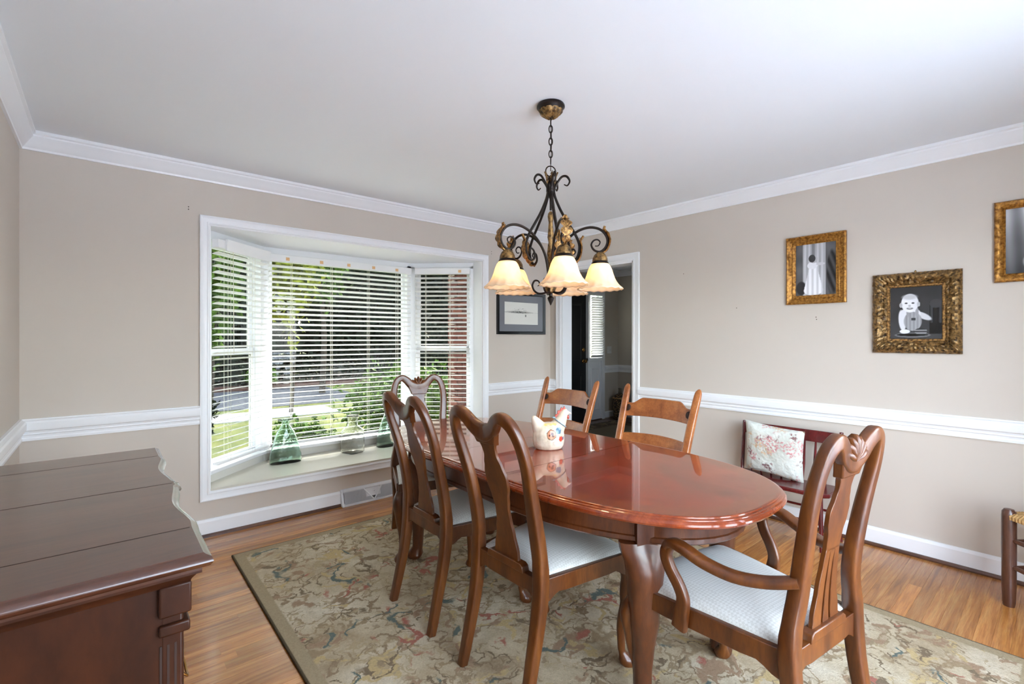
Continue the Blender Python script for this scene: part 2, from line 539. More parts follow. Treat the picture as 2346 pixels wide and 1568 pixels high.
class MB:
    def __init__(self):
        self.v = []
        self.f = []

    def add(self, vs_, fs_):
        o = len(self.v)
        self.v += [tuple(x) for x in vs_]
        self.f += [tuple(i + o for i in f) for f in fs_]
        return self

    def box(self, x0, x1, y0, y1, z0, z1):
        v = [(x0, y0, z0), (x1, y0, z0), (x1, y1, z0), (x0, y1, z0), (x0, y0, z1), (x1, y0, z1), (x1, y1, z1), (x0, y1, z1)]
        return self.add(v, [(0, 3, 2, 1), (4, 5, 6, 7), (0, 1, 5, 4), (1, 2, 6, 5), (2, 3, 7, 6), (3, 0, 4, 7)])

    def obox(self, c, ax, ay, az):
        """oriented box: centre and three half-axis vectors"""
        c, ax, ay, az = map(Vector, (c, ax, ay, az))
        v = [c + sx * ax + sy * ay + sz * az for sz in (-1, 1) for sx, sy in ((-1, -1), (1, -1), (1, 1), (-1, 1))]
        return self.add(v, [(0, 3, 2, 1), (4, 5, 6, 7), (0, 1, 5, 4), (1, 2, 6, 5), (2, 3, 7, 6), (3, 0, 4, 7)])

    def prism(self, poly, fn0, fn1):
        """poly: 2-D outline; fn0/fn1 map (a,b) to the two 3-D faces"""
        n = len(poly)
        v = [fn0(*p) for p in poly] + [fn1(*p) for p in poly]
        fs = [tuple(range(n - 1, -1, -1)), tuple(range(n, 2 * n))]
        fs += [(i, (i + 1) % n, n + (i + 1) % n, n + i) for i in range(n)]
        return self.add(v, fs)

    def lathe(self, prof, n=24, c=(0, 0, 0), sx=1.0, sy=1.0, rfn=None, cap=True):
        cx, cy, cz = c
        vs_, fs_ = [], []
        for k, (r, z) in enumerate(prof):
            for i in range(n):
                a = 2 * PI * i / n
                rr, zz = (r, z) if rfn is None else rfn(r, z, a, k)
                vs_.append((cx + rr * math.cos(a) * sx, cy + rr * math.sin(a) * sy, cz + zz))
        for k in range(len(prof) - 1):
            for i in range(n):
                j = (i + 1) % n
                fs_.append((k * n + i, k * n + j, (k + 1) * n + j, (k + 1) * n + i))
        if cap:
            fs_.append(tuple(range(n - 1, -1, -1)))
            m = (len(prof) - 1) * n
            fs_.append(tuple(range(m, m + n)))
        return self.add(vs_, fs_)

    def loft(self, rings, cap=True, closed=True):
        n = len(rings[0])
        vs_ = [p for r in rings for p in r]
        fs_ = []
        for k in range(len(rings) - 1):
            for i in range(n if closed else n - 1):
                j = (i + 1) % n
                fs_.append((k * n + i, k * n + j, (k + 1) * n + j, (k + 1) * n + i))
        if cap:
            fs_.append(tuple(range(n - 1, -1, -1)))
            m = (len(rings) - 1) * n
            fs_.append(tuple(range(m, m + n)))
        return self.add(vs_, fs_)

    def sweep(self, path, ab, ref=(0, 1, 0), n=10, p=2.0, closed=False):
        """sweep a super-ellipse section; ab = (a,b) or list: a along ref, b across"""
        path = [Vector(q) for q in path]
        ref = Vector(ref).normalized()
        if not isinstance(ab, list):
            ab = [ab] * len(path)
        rings = []
        L = len(path)
        for i, q in enumerate(path):
            if closed:
                T = path[(i + 1) % L] - path[i - 1]
            else:
                T = path[min(i + 1, L - 1)] - path[max(i - 1, 0)]
            if T.length < 1e-9:
                T = Vector((0, 0, 1))
            T.normalize()
            A = ref - T * ref.dot(T)
            if A.length < 1e-4:
                A = T.orthogonal()
            A.normalize()
            B = T.cross(A)
            a, b = ab[i]
            ring = []
            for k in range(n):
                t = 2 * PI * (k + 0.5) / n
                ct, st = math.cos(t), math.sin(t)
                e = 2.0 / p
                ring.append(q + A * (a * math.copysign(abs(ct) ** e, ct)) + B * (b * math.copysign(abs(st) ** e, st)))
            rings.append(ring)
        if closed:
            rings.append(rings[0])
            return self.loft(rings, cap=False)
        return self.loft(rings)

    def sphere(self, c, r, n=10, m=7):
        rx, ry, rz = (r, r, r) if not isinstance(r, (tuple, list)) else r
        prof = [(max(1e-4, math.sin(PI * k / m)), -math.cos(PI * k / m)) for k in range(m + 1)]
        vs_, fs_ = [], []
        for (pr, pz_) in prof:
            for i in range(n):
                a = 2 * PI * i / n
                vs_.append((c[0] + rx * pr * math.cos(a), c[1] + ry * pr * math.sin(a), c[2] + rz * pz_))
        for k in range(m):
            for i in range(n):
                j = (i + 1) % n
                fs_.append((k * n + i, k * n + j, (k + 1) * n + j, (k + 1) * n + i))
        return self.add(vs_, fs_)

    def xform(self, mat):
        self.v = [tuple(mat @ Vector(q)) for q in self.v]
        return self

    def floor_clip(self, z0=0.0):
        self.v = [(a, b, max(c, z0)) for a, b, c in self.v]
        return self

    def mesh(self, name, mat, smooth=True, angle=38):
        me = bpy.data.meshes.new(name)
        me.from_pydata(self.v, [], self.f)
        me.update()
        import bmesh
        bm = bmesh.new()
        bm.from_mesh(me)
        if smooth:
            bmesh.ops.remove_doubles(bm, verts=bm.verts, dist=1e-6)
        bmesh.ops.recalc_face_normals(bm, faces=bm.faces)
        bm.to_mesh(me)
        bm.free()
        if smooth:
            me.polygons.foreach_set('use_smooth', [True] * len(me.polygons))
            me.set_sharp_from_angle(angle=rad(angle))
        if mat is not None:
            me.materials.append(M[mat] if isinstance(mat, str) else mat)
        return me

    def build(self, name, mat, parent=None, bevel=0.0, smooth=True, angle=38, seg=2):
        o = bpy.data.objects.new(name, self.mesh(name, mat, smooth, angle))
        COL.objects.link(o)
        if parent is not None:
            o.parent = parent
        if bevel:
            b = o.modifiers.new('bevel', 'BEVEL')
            b.width = bevel
            b.segments = seg
            b.limit_method = 'ANGLE'
            b.angle_limit = rad(40)
        return o


def tag(o, label, cat, group=None):
    o['label'] = label
    o['category'] = cat
    if group:
        o['group'] = group
    return o


def struct(o):
    o['kind'] = 'structure'
    return o


def thing(name, label, cat, loc=(0, 0, 0), rz=0.0, group=None):
    o = bpy.data.objects.new(name, None)
    COL.objects.link(o)
    o.empty_display_size = 0.1
    o.location = loc
    o.rotation_euler = (0, 0, rz)
    return tag(o, label, cat, group)


def copy_tree(o, parent=None):
    c = o.copy()
    COL.objects.link(c)
    c.parent = parent
    for ch in list(o.children):
        copy_tree(ch, c)
    return c


def cat_pts(pts, k=6, closed=False):
    """Catmull-Rom through points"""
    P = [Vector(p) for p in pts]
    out = []
    n = len(P)
    rng = range(n) if closed else range(n - 1)
    for i in rng:
        p0 = P[i - 1] if (i > 0 or closed) else P[0]
        p1 = P[i]
        p2 = P[(i + 1) % n]
        p3 = P[(i + 2) % n] if (i + 2 < n or closed) else P[-1]
        for j in range(k):
            t = j / k
            out.append(0.5 * ((2 * p1) + (p2 - p0) * t + (2 * p0 - 5 * p1 + 4 * p2 - p3) * t * t + (3 * p1 - p0 - 3 * p2 + p3) * t ** 3))
    if not closed:
        out.append(P[-1])
    return out


def interp(tab, x):
    if x <= tab[0][0]:
        return tab[0][1]
    for (a, va), (b, vb) in zip(tab, tab[1:]):
        if x <= b:
            s = (x - a) / (b - a)
            return va + (vb - va) * s
    return tab[-1][1]


def sinterp(tab, x):
    if x <= tab[0][0]:
        return tab[0][1]
    for (a, va), (b, vb) in zip(tab, tab[1:]):
        if x <= b:
            s = (x - a) / (b - a)
            s = s * s * (3 - 2 * s)
            return va + (vb - va) * s
    return tab[-1][1]


def moulding(mb, prof, p0, p1, nrm, m0=0, m1=0):
    """sweep profile [(out, z)] from p0 to p1 (xy); nrm = xy direction into the room; m0/m1 = mitre (1 inside corner, -1 outside)"""
    p0, p1, nrm = Vector((*p0, 0)), Vector((*p1, 0)), Vector((*nrm, 0))
    d = (p1 - p0).normalized()
    r0 = [p0 + nrm * o + d * (o * m0) + Vector((0, 0, z)) for o, z in prof]
    r1 = [p1 + nrm * o - d * (o * m1) + Vector((0, 0, z)) for o, z in prof]
    return mb.loft([r0, r1])


def frame_mould(mb, a0, b0, a1, b1, prof, fn, nseg=1, disp=None, sides='LRTB'):
    """rectangular frame: prof = [(inset, depth)] from the outer edge inward; fn(a,b,depth)->xyz"""
    loops = []
    for ins, d in prof:
        x0, x1, y0, y1 = a0 + ins, a1 - ins, b0 + ins, b1 - ins
        pts = []
        for (sx, sy), (ex, ey) in (((x0, y0), (x1, y0)), ((x1, y0), (x1, y1)), ((x1, y1), (x0, y1)), ((x0, y1), (x0, y0))):
            for k in range(nseg):
                t = k / nseg
                pts.append((sx + (ex - sx) * t, sy + (ey - sy) * t, d))
        loops.append(pts)
    rings = []
    for li, lp in enumerate(loops):
        rings.append([fn(x, y, d + (disp(x, y, li) if disp else 0)) for x, y, d in lp])
    n = len(rings[0])
    vs_ = [p for r in rings for p in r]
    fs_ = []
    for k in range(len(rings) - 1):
        for i in range(n):
            j = (i + 1) % n
            fs_.append((k * n + i, k * n + j, (k + 1) * n + j, (k + 1) * n + i))
    return mb.add(vs_, fs_)

# ================================================================== STRUCTURE
XL, YB, ZC = -4.07, -4.20, 2.44        # left wall, back wall, ceiling
RNG = random.Random(11)

# floor: dark base with one oak board per strip piece, running along x
fl = struct(MB().box(XL, 0.0, YB, 0.0, -0.06, -0.019).build('floor', 'sub'))


def plank_mesh(L, w=0.0572):
    c = 0.0006
    t = 0.019
    hw = w / 2 - 0.0001
    ring = [(-hw, -t), (hw, -t), (hw, -c), (hw - c, 0), (-hw + c, 0), (-hw, -c)]
    mb = MB()
    e = L / 2 - 0.0001
    mb.loft([[(-e, y, z) for y, z in ring], [(e, y, z) for y, z in ring]])
    return mb.mesh('plank', 'floor', smooth=False)


PL = {}
row = 0
y = -0.0286
while y > YB:
    x = XL
    first = RNG.uniform(0.35, 1.3)
    while x < -0.001:
        L = first if first else RNG.choice((0.9, 1.2, 1.5, 1.8))
        first = None
        L = min(round(L, 2), round(-x, 3))
        if -x - L < 0.25:
            L = round(-x, 3)
        if L not in PL:
            PL[L] = plank_mesh(L)
        o = bpy.data.objects.new('plank', PL[L])
        COL.objects.link(o)
        o.location = (x + L / 2, y, 0)
        o.parent = fl
        x += L
    y -= 0.0572
    row += 1

struct(MB().box(XL - 0.13, 3.2, YB - 0.13, 1.5, ZC, ZC + 0.1).build('ceiling', 'ceiling'))

# window wall (front of the house): opening for the bay
OX0, OX1, OZ0, OZ1 = -3.185, -0.931, 0.295, 2.062
WT = 0.14
mb = MB()
mb.box(XL - 0.13, OX0, 0, WT, 0, ZC).box(OX1, 0.0, 0, WT, 0, ZC).box(OX0, OX1, 0, WT, OZ1, ZC).box(OX0, OX1, 0, WT, 0, OZ0)
struct(mb.build('wall_front', 'wall', smooth=False))
struct(MB().box(XL - 0.13, XL, YB - 0.13, 0, 0, ZC).build('wall_left', 'wall', smooth=False))
# picture wall with the cased opening to the hall
DY0, DY1, DZ = -1.082, -0.174, 2.03
mb = MB()
mb.box(0, 0.13, YB - 0.13, DY0, 0, ZC).box(0, 0.13, DY1, 1.25, 0, ZC).box(0, 0.13, DY0, DY1, DZ, ZC)
struct(mb.build('wall_right', 'wall', smooth=False))
# wall behind the viewer, with a broad unseen window added as fill light
BX0, BX1, BZ0, BZ1 = -3.35, -1.00, 0.20, 2.16
mb = MB()
mb.box(XL, BX0, YB - 0.13, YB, 0, ZC).box(BX1, 0, YB - 0.13, YB, 0, ZC).box(BX0, BX1, YB - 0.13, YB, BZ1, ZC).box(BX0, BX1, YB - 0.13, YB, 0, BZ0)
struct(mb.build('wall_back', 'wall', smooth=False))

# crown, chair rail, baseboard, shoe
CROWN = [(0, 2.343), (0.012, 2.343), (0.014, 2.354), (0.022, 2.362), (0.034, 2.378), (0.050, 2.398), (0.058, 2.410), (0.058, 2.418), (0.068, 2.424), (0.068, 2.4399), (0, 2.4399)]
RAIL = [(0, 0.748), (0.012, 0.748), (0.013, 0.760), (0.009, 0.768), (0.011, 0.778), (0.017, 0.783), (0.014, 0.790), (0.018, 0.800), (0.028, 0.806), (0.031, 0.816),
        (0.031, 0.846), (0.026, 0.856), (0.014, 0.862), (0.012, 0.868), (0, 0.868)]
BASE = [(0, 0.020), (0.016, 0.020), (0.016, 0.098), (0.012, 0.106), (0.008, 0.113), (0, 0.115)]
SHOE = [(0, 0.0), (0.030, 0.0), (0.030, 0.008), (0.024, 0.018), (0.016, 0.021), (0, 0.021)]
NF, NL, NR, NB = (0, -1), (1, 0), (-1, 0), (0, 1)
CASE_L, CASE_R = -3.243, -0.866


def trims(nm, prof, mat, segs):
    mb = MB()
    for s in segs:
        moulding(mb, prof, *s)
    return struct(mb.build(nm, mat, angle=25))


trims('trim_crown', CROWN, 'trim', [((XL, 0), (0, 0), NF, 1, 1), ((XL, YB), (XL, 0), NL, 1, 1), ((0, YB), (0, 0), NR, 1, 1), ((XL, YB), (0, YB), NB, 1, 1)])
trims('trim_chair_rail', RAIL, 'trim', [((XL, 0), (CASE_L, 0), NF, 1, 0), ((CASE_R, 0), (0, 0), NF, 0, 1), ((XL, YB), (XL, 0), NL, 1, 1),
                                       ((0, -0.098), (0, 0), NR, 0, 1), ((0, YB), (0, -1.148), NR, 1, 0)])
VX0, VX1 = -2.318, -1.800
trims('baseboard_front', BASE, 'trim', [((XL, 0), (VX0, 0), NF, 1, 0), ((VX1, 0), (0, 0), NF, 0, 1)])
trims('baseboard_right', BASE, 'trim', [((0, YB), (0, -1.148), NR, 1, 0), ((0, -0.098), (0, 0), NR, 0, 1)])
trims('baseboard_left', BASE, 'trim', [((XL, YB), (XL, 0), NL, 1, 1)])
trims('trim_shoe_front', SHOE, 'shoe', [((XL, 0), (VX0, 0), NF, 1, 0), ((VX1, 0), (0, 0), NF, 0, 1)])
trims('trim_shoe_right', SHOE, 'shoe', [((0, YB), (0, -1.148), NR, 1, 0), ((0, -0.098), (0, 0), NR, 0, 1)])
trims('trim_shoe_left', SHOE, 'shoe', [((XL, YB), (XL, 0), NL, 1, 1)])

# bay casing (picture-framed) and hall opening casing
CASING = [(0, 0), (0, 0.020), (0.006, 0.022), (0.012, 0.019), (0.020, 0.015), (0.032, 0.013), (0.040, 0.012), (0.044, 0.016), (0.050, 0.016), (0.056, 0.010), (0.060, 0.009), (0.060, -0.002)]
mb = MB()
frame_mould(mb, CASE_L, 0.236, CASE_R, 2.120, CASING, lambda a, b, d: (a, -d, b))
struct(mb.build('trim_window_casing', 'trim', angle=22))
DC = [(0, 0), (0, 0.020), (0.008, 0.021), (0.018, 0.018), (0.036, 0.015), (0.050, 0.014), (0.056, 0.018), (0.066, 0.014), (0.070, 0.012), (0.070, 0)]


def door_case(mb, y0, y1, zt, xf):
    """three-sided casing; y0<y1 inner edges of the opening"""
    o0, o1, zt2 = y0 - 0.070, y1 + 0.070, zt + 0.070
    rings = []
    for ins, d in DC:
        rings.append([(xf(d), o0 + ins, 0.0), (xf(d), o0 + ins, zt2 - ins), (xf(d), o1 - ins, zt2 - ins), (xf(d), o1 - ins, 0.0)])
    mb.loft(rings, cap=False, closed=False)


mb = MB()
door_case(mb, DY0, DY1, DZ, lambda d: -d)
struct(mb.build('trim_hall_casing', 'trim', angle=22))
mb = MB()
mb.box(-0.006, 0.136, DY1 - 0.018, DY1, 0, DZ).box(-0.006, 0.136, DY0, DY0 + 0.012, 0, DZ).box(-0.006, 0.136, DY0, DY1, DZ - 0.018, DZ)
struct(mb.build('trim_hall_jamb', 'trim'))

# ------------------------------------------------------------------ the bay
BYK = 0.57                                   # depth of the centre window plane
BP = [Vector((OX0, WT, 0)), Vector((-2.727, BYK, 0)), Vector((-1.389, BYK, 0)), Vector((OX1, WT, 0))]
ZS, ZBC = 0.31, 2.062
poly = [(OX0, 0.0), (OX0, WT), (-2.727, BYK), (-1.389, BYK), (OX1, WT), (OX1, 0.0)]
EXT = [(OX0 - 0.14, WT + 0.002), (OX0 - 0.14, WT + 0.02), (-2.80, BYK + 0.14), (-1.316, BYK + 0.14), (OX1 + 0.14, WT + 0.02), (OX1 + 0.14, WT + 0.002)]
struct(MB().prism([(OX0, -0.004), (OX0, WT), (-2.80, BYK + 0.1), (-1.316, BYK + 0.1), (OX1, WT), (OX1, -0.004)],
                  lambda a, b: (a, b, ZS - 0.04), lambda a, b: (a, b, ZS)).build('trim_window_seat', 'seat'))
struct(MB().prism([(OX0 + 0.001, 0.001), (OX0 + 0.001, WT + 0.003), (OX0 - 0.05, WT + 0.003), (-2.82, BYK + 0.13), (-1.296, BYK + 0.13), (OX1 + 0.05, WT + 0.003), (OX1 - 0.001, WT + 0.003), (OX1 - 0.001, 0.001)],
                  lambda a, b: (a, b, ZBC - 0.004), lambda a, b: (a, b, ZBC + 0.05)).build('ceiling_bay', 'trim'))
mb = MB()
mb.box(OX0, OX0 + 0.005, 0.0, WT + 0.004, ZS, ZBC - 0.004).box(OX1 - 0.005, OX1, 0.0, WT + 0.004, ZS, ZBC - 0.004)
struct(mb.build('trim_bay_jamb', 'trim', smooth=False))
struct(MB().prism(EXT, lambda a, b: (a, b, ZBC + 0.06), lambda a, b: (a, WT + 0.002 + (b - WT - 0.002) * 0.3, ZBC + 0.34)).build('roof_bay', 'asphalt'))
struct(MB().prism(EXT, lambda a, b: (a, b, -0.45), lambda a, b: (a, b, ZS - 0.04)).build('wall_bay_base', 'mortar'))


def seg_frame(p, q):
    d = (q - p).normalized()
    n = Vector((d.y, -d.x, 0))               # into the room
    L = (q - p).length
    return d, n, L


def make_window(nm, p, q, zs0, zs1, hung):
    """wall panel below and above, jambs, sashes and panes on segment p->q"""
    d, n, L = seg_frame(p, q)
    up = Vector((0, 0, 1))

    def bx(mb, s0, s1, z0, z1, o0, o1):      # o = offset towards the room
        c = p + d * ((s0 + s1) / 2) + n * ((o0 + o1) / 2) + up * ((z0 + z1) / 2)
        mb.obox(c, d * ((s1 - s0) / 2), n * ((o1 - o0) / 2), up * ((z1 - z0) / 2))
    mb = MB()
    bx(mb, -0.02, L + 0.02, ZS - 0.02, zs0 - 0.03, -0.10, 0.0)
    root = struct(mb.build(nm, 'panel', bevel=0.001))
    mb = MB()
    bx(mb, 0.0, L, zs0 - 0.03, zs0, -0.10, 0.032)         # stool
    mb.build('window_sill', 'trim', root, bevel=0.006)
    mb = MB()
    jw = 0.045
    bx(mb, -0.012, jw, zs0, zs1, -0.10, 0.004)
    bx(mb, L - jw, L + 0.012, zs0, zs1, -0.10, 0.004)
    bx(mb, -0.02, L + 0.02, zs1 - 0.03, ZBC, -0.10, 0.004)
    mb.build('window_frame', 'trim', root, bevel=0.003)
    g0, g1 = jw, L - jw
    sw = 0.034
    if hung:
        zm = 1.205
        for (a, b, off) in ((zs0, zm + 0.026, -0.045), (zm - 0.026, zs1 - 0.03, -0.072)):
            mb = MB()
            bx(mb, g0, g0 + sw, a, b, off - 0.024, off)
            bx(mb, g1 - sw, g1, a, b, off - 0.024, off)
            bx(mb, g0, g1, a, a + 0.05, off - 0.024, off)
            bx(mb, g0, g1, b - 0.045, b, off - 0.024, off)
            sa = mb.build('sash', 'trim', root, bevel=0.003)
            mb = MB()
            bx(mb, g0 + sw - 0.004, g1 - sw + 0.004, a + 0.046, b - 0.041, off - 0.014, off - 0.012)
            mb.build('pane', 'glass', sa)
    else:
        mb = MB()
        a, b, off = zs0, zs1 - 0.03, -0.05
        bx(mb, g0, g0 + 0.03, a, b, off - 0.024, off)
        bx(mb, g1 - 0.03, g1, a, b, off - 0.024, off)
        bx(mb, g0, g1, a, a + 0.03, off - 0.024, off)
        bx(mb, g0, g1, b - 0.03, b, off - 0.024, off)
        sa = mb.build('sash', 'trim', root, bevel=0.003)
        mb = MB()
        bx(mb, g0 + 0.026, g1 - 0.026, a + 0.026, b - 0.026, off - 0.014, off - 0.012)
        mb.build('pane', 'glass', sa)
    return root


Z0W, Z1W = 0.40, 2.03
make_window('window_1', BP[0], BP[1], Z0W, Z1W, True)
make_window('window_2', BP[1], BP[2], Z0W, Z1W, False)
make_window('window_3', BP[2], BP[3], Z0W, Z1W, True)


def make_blind(p, q, label, s0, s1, zb, zt, cords, valance, pads, tilt=14, wand=None):
    d, n, L = seg_frame(p, q)
    up = Vector((0, 0, 1))
    off = 0.042
    org = p + n * off
    ang = math.atan2(d.y, d.x)
    o = thing('window_blind', label, 'blind', (org.x, org.y, zb), ang, 'slatted blinds in the bay window')
    # local: x along, -y into the room, z from zb
    H = zt - zb
    y_in = -1.0
    MB().box(s0, s1, -0.026, 0.026, H - 0.06, H).build('headrail', 'blind', o, bevel=0.003)
    MB().box(s0 + 0.004, s1 - 0.004, -0.024, 0.024, 0.0, 0.017).build('bottom_rail', 'blind', o, bevel=0.004)
    # slat: slightly crowned, room edge raised
    w = 0.0245
    a = rad(tilt)
    top, bot = [], []
    for k in range(4):
        t = -1 + 2 * k / 3
        yy, zz = t * w, 0.0026 * (1 - t * t)
        top.append((yy, zz + 0.0013))
        bot.append((yy, zz - 0.0013))
    ring = bot + top[::-1]
    rot = lambda y_, z_: (y_ * math.cos(a) + z_ * math.sin(a), -y_ * math.sin(a) + z_ * math.cos(a))
    ring = [rot(*r) for r in ring]
    mb = MB()
    mb.loft([[(s0, y_, z_) for y_, z_ in ring], [(s1, y_, z_) for y_, z_ in ring]])
    me = mb.mesh('slat', 'blind')
    ns = int((H - 0.085) / 0.0435)
    rr = random.Random(label)
    for k in range(ns):
        s = bpy.data.objects.new('slat', me)
        COL.objects.link(s)
        s.parent = o
        s.location = (0, 0, 0.038 + k * 0.0435)
        s.rotation_euler = (rad(rr.uniform(-2.0, 2.0)), rad(rr.uniform(-0.12, 0.12)), 0)
    for c in cords:
        mb = MB()
        for yy in (-0.0265, 0.0265, -0.004):
            mb.sweep([(c, yy, 0.015), (c, yy, H - 0.05)], (0.0011, 0.0011), (0, 1, 0), 5)
        mb.build('ladder_cord', 'cord', o)
    if valance:
        pr = [(-0.030, H - 0.074), (-0.040, H - 0.072), (-0.042, H - 0.02), (-0.048, H - 0.006), (-0.050, H + 0.006), (-0.030, H + 0.006)]
        v0, v1 = s0 + 0.06, s1 - 0.004
        MB().loft([[(v0, y_, z_) for y_, z_ in pr], [(v1, y_, z_) for y_, z_ in pr]]).build('valance', 'blind', o)
    for c in pads:
        MB().box(c - 0.014, c + 0.014, -0.0285, -0.026, H - 0.046, H - 0.020).build('adhesive_pad', 'pad', o)
    if wand is not None:
        MB().sweep([(wand, -0.036, H - 0.05), (wand + 0.004, -0.040, H - 0.8)], (0.002, 0.002), (0, 1, 0), 6).build('tilt_cord', 'cord', o)
    return o


LS = (BP[1] - BP[0]).length
make_blind(BP[0], BP[1], 'white slatted blind with a valance on the angled pane beside the driveway', 0.03, LS - 0.035, 0.43, 2.00, (0.15, 0.42), True, (), wand=0.16)
make_blind(BP[1], BP[2], 'wide white slatted blind with tan adhesive pads on the centre pane', 0.03, 1.338 - 0.03, 0.43, 2.00, (0.20, 0.535, 0.875, 1.165), False,
           (0.165, 0.44, 0.68, 0.915, 1.15))
make_blind(BP[2], BP[3], 'narrow white slatted blind in front of the red brick wall', 0.055, LS - 0.03, 0.43, 2.00, (0.16, 0.40), False, (0.50,))

# unseen window behind the viewer, added to fill the room with daylight
wr = struct(MB().box(BX0, BX1, YB - 0.12, YB - 0.02, BZ0, BZ0 + 0.04).build('window_rear_fill', 'trim'))
mb = MB()
mb.box(BX0, BX0 + 0.05, YB - 0.12, YB - 0.02, BZ0, BZ1).box(BX1 - 0.05, BX1, YB - 0.12, YB - 0.02, BZ0, BZ1).box(BX0, BX1, YB - 0.12, YB - 0.02, BZ1 - 0.05, BZ1)
for k in (1, 2):
    xm = BX0 + (BX1 - BX0) * k / 3
    mb.box(xm - 0.03, xm + 0.03, YB - 0.12, YB - 0.02, BZ0, BZ1)
mb.build('window_frame', 'trim', wr)
for k in range(3):
    x0 = BX0 + (BX1 - BX0) * k / 3
    x1 = BX0 + (BX1 - BX0) * (k + 1) / 3
    MB().box(x0 + 0.04, x1 - 0.04, YB - 0.075, YB - 0.072, BZ0 + 0.03, BZ1 - 0.04).build('pane', 'clearpane', wr)

# ------------------------------------------------------------------ the hall beyond
HX, HY, HY0 = 2.86, 1.25, -2.4
struct(MB().box(0.0, HX, HY0, HY, -0.06, 0.0).build('floor_hall', 'hallfloor'))
mb = MB()
mb.box(-0.42, 1.12, HY, HY + 0.14, 0, ZC).box(2.50, HX + 0.13, HY, HY + 0.14, 0, ZC).box(1.12, 2.50, HY, HY + 0.14, 2.10, ZC)
struct(mb.build('wall_hall_front', 'wall_hall', smooth=False))
struct(MB().box(HX, HX + 0.13, HY0, HY, 0, ZC).build('wall_hall_right', 'wall_hall', smooth=False))
mb = MB()
mb.box(0.13, 0.8, HY0 - 0.13, HY0, 0, ZC).box(1.3, HX, HY0 - 0.13, HY0, 0, ZC).box(0.8, 1.3, HY0 - 0.13, HY0, 0, 1.0).box(0.8, 1.3, HY0 - 0.13, HY0, 2.1, ZC)
struct(mb.build('wall_hall_back', 'wall_hall', smooth=False))
w6 = struct(MB().box(0.8, 1.3, HY0 - 0.12, HY0 - 0.02, 1.0, 1.04).build('window_hall_fill', 'trim'))  # unseen window added to brighten the hall
mb = MB()
mb.box(0.8, 0.85, HY0 - 0.12, HY0 - 0.02, 1.0, 2.1).box(1.25, 1.3, HY0 - 0.12, HY0 - 0.02, 1.0, 2.1).box(0.8, 1.3, HY0 - 0.12, HY0 - 0.02, 2.05, 2.1)
mb.build('window_frame', 'trim', w6)
MB().box(0.84, 1.26, HY0 - 0.075, HY0 - 0.072, 1.02, 2.06).build('pane', 'clearpane', w6)
trims('trim_hall_chair_rail', RAIL, 'trim', [((2.50, HY), (HX, HY), NF, 0, 1), ((HX, HY0), (HX, HY), NR, 1, 1)])
trims('trim_hall_crown', CROWN, 'trim', [((0.13, HY), (HX, HY), NF, 1, 1), ((HX, HY0), (HX, HY), NR, 1, 1)])
trims('baseboard_hall', BASE, 'trim', [((2.50, HY), (HX, HY), NF, 0, 1), ((HX, HY0), (HX, HY), NR, 1, 1)])
# front door, black, with lock and knob
dr = struct(MB().box(1.19, 2.085, HY + 0.035, HY + 0.08, 0.012, 2.05).build('door_1', 'black', bevel=0.003))
mb = MB()
for z0, z1 in ((0.2, 0.75), (0.95, 1.85)):
    for x0, x1 in ((1.30, 1.58), (1.70, 1.98)):
        frame_mould(mb, x0, z0, x1, z1, [(0, 0), (0.006, 0.010), (0.02, 0.010), (0.028, 0.0)], lambda a, b, d: (a, HY + 0.035 - d, b))
mb.build('door_panel_moulding', 'black', dr)
mb = MB()
mb.lathe([(0.026, 0), (0.028, 0.004), (0.012, 0.012), (0.010, 0.03), (0.022, 0.042), (0.027, 0.055), (0.020, 0.066), (0.004, 0.070)], 16)
mb.xform(Matrix.Translation((2.02, HY + 0.034, 0.95)) @ Matrix.Rotation(rad(90), 4, 'X'))
mb.build('door_knob', 'brass', dr)
mb = MB()
mb.lathe([(0.028, 0), (0.030, 0.006), (0.020, 0.016), (0.004, 0.018)], 16)
mb.xform(Matrix.Translation((2.02, HY + 0.034, 1.13)) @ Matrix.Rotation(rad(90), 4, 'X'))
mb.build('deadbolt', 'brass', dr)
struct(MB().box(1.12, 2.50, HY - 0.01, HY + 0.1, 0.0, 0.012).build('trim_door_sill', 'shoe'))
# side light with a panel below and a blind
sl = struct(MB().box(2.115, 2.45, HY + 0.02, HY + 0.09, 0.012, 0.985).build('window_5', 'trim'))
mb = MB()
mb.box(2.09, 2.15, HY - 0.006, HY + 0.12, 0.0, 2.10).box(2.43, 2.50, HY - 0.012, HY + 0.12, 0, 2.10).box(2.09, 2.50, HY - 0.004, HY + 0.12, 2.03, 2.10).box(2.09, 2.45, HY - 0.01, HY + 0.11, 0.95, 1.0)
mb.box(1.12, 1.19, HY - 0.012, HY + 0.12, 0, 2.10).box(1.12, 2.12, HY - 0.012, HY + 0.12, 2.05, 2.10)
mb.build('window_frame', 'trim', sl, bevel=0.004)
mb = MB()
frame_mould(mb, 2.19, 0.16, 2.40, 0.84, [(0, 0), (0.006, 0.010), (0.02, 0.008), (0.03, 0.0)], lambda a, b, d: (a, HY + 0.02 - d, b))
mb.build('panel_moulding', 'trim', sl)
MB().box(2.14, 2.44, HY + 0.06, HY + 0.063, 0.99, 2.04).build('pane', 'glass', sl)
bl = thing('hall_blind', 'narrow white slatted blind on the side light beside the black door', 'blind', (2.29, HY - 0.002, 1.005))
MB().box(-0.15, 0.15, -0.025, 0.015, 0.99, 1.03).build('headrail', 'blind', bl)
me = MB().obox((0, 0, 0), (0.15, 0, 0), (0, 0.0165, -0.0195), (0, 0.0008, 0.0008)).mesh('slat', 'blind', smooth=False)
for k in range(25):
    s = bpy.data.objects.new('slat', me)
    COL.objects.link(s)
    s.parent = bl
    s.location = (0, -0.026, 0.02 + k * 0.0385)
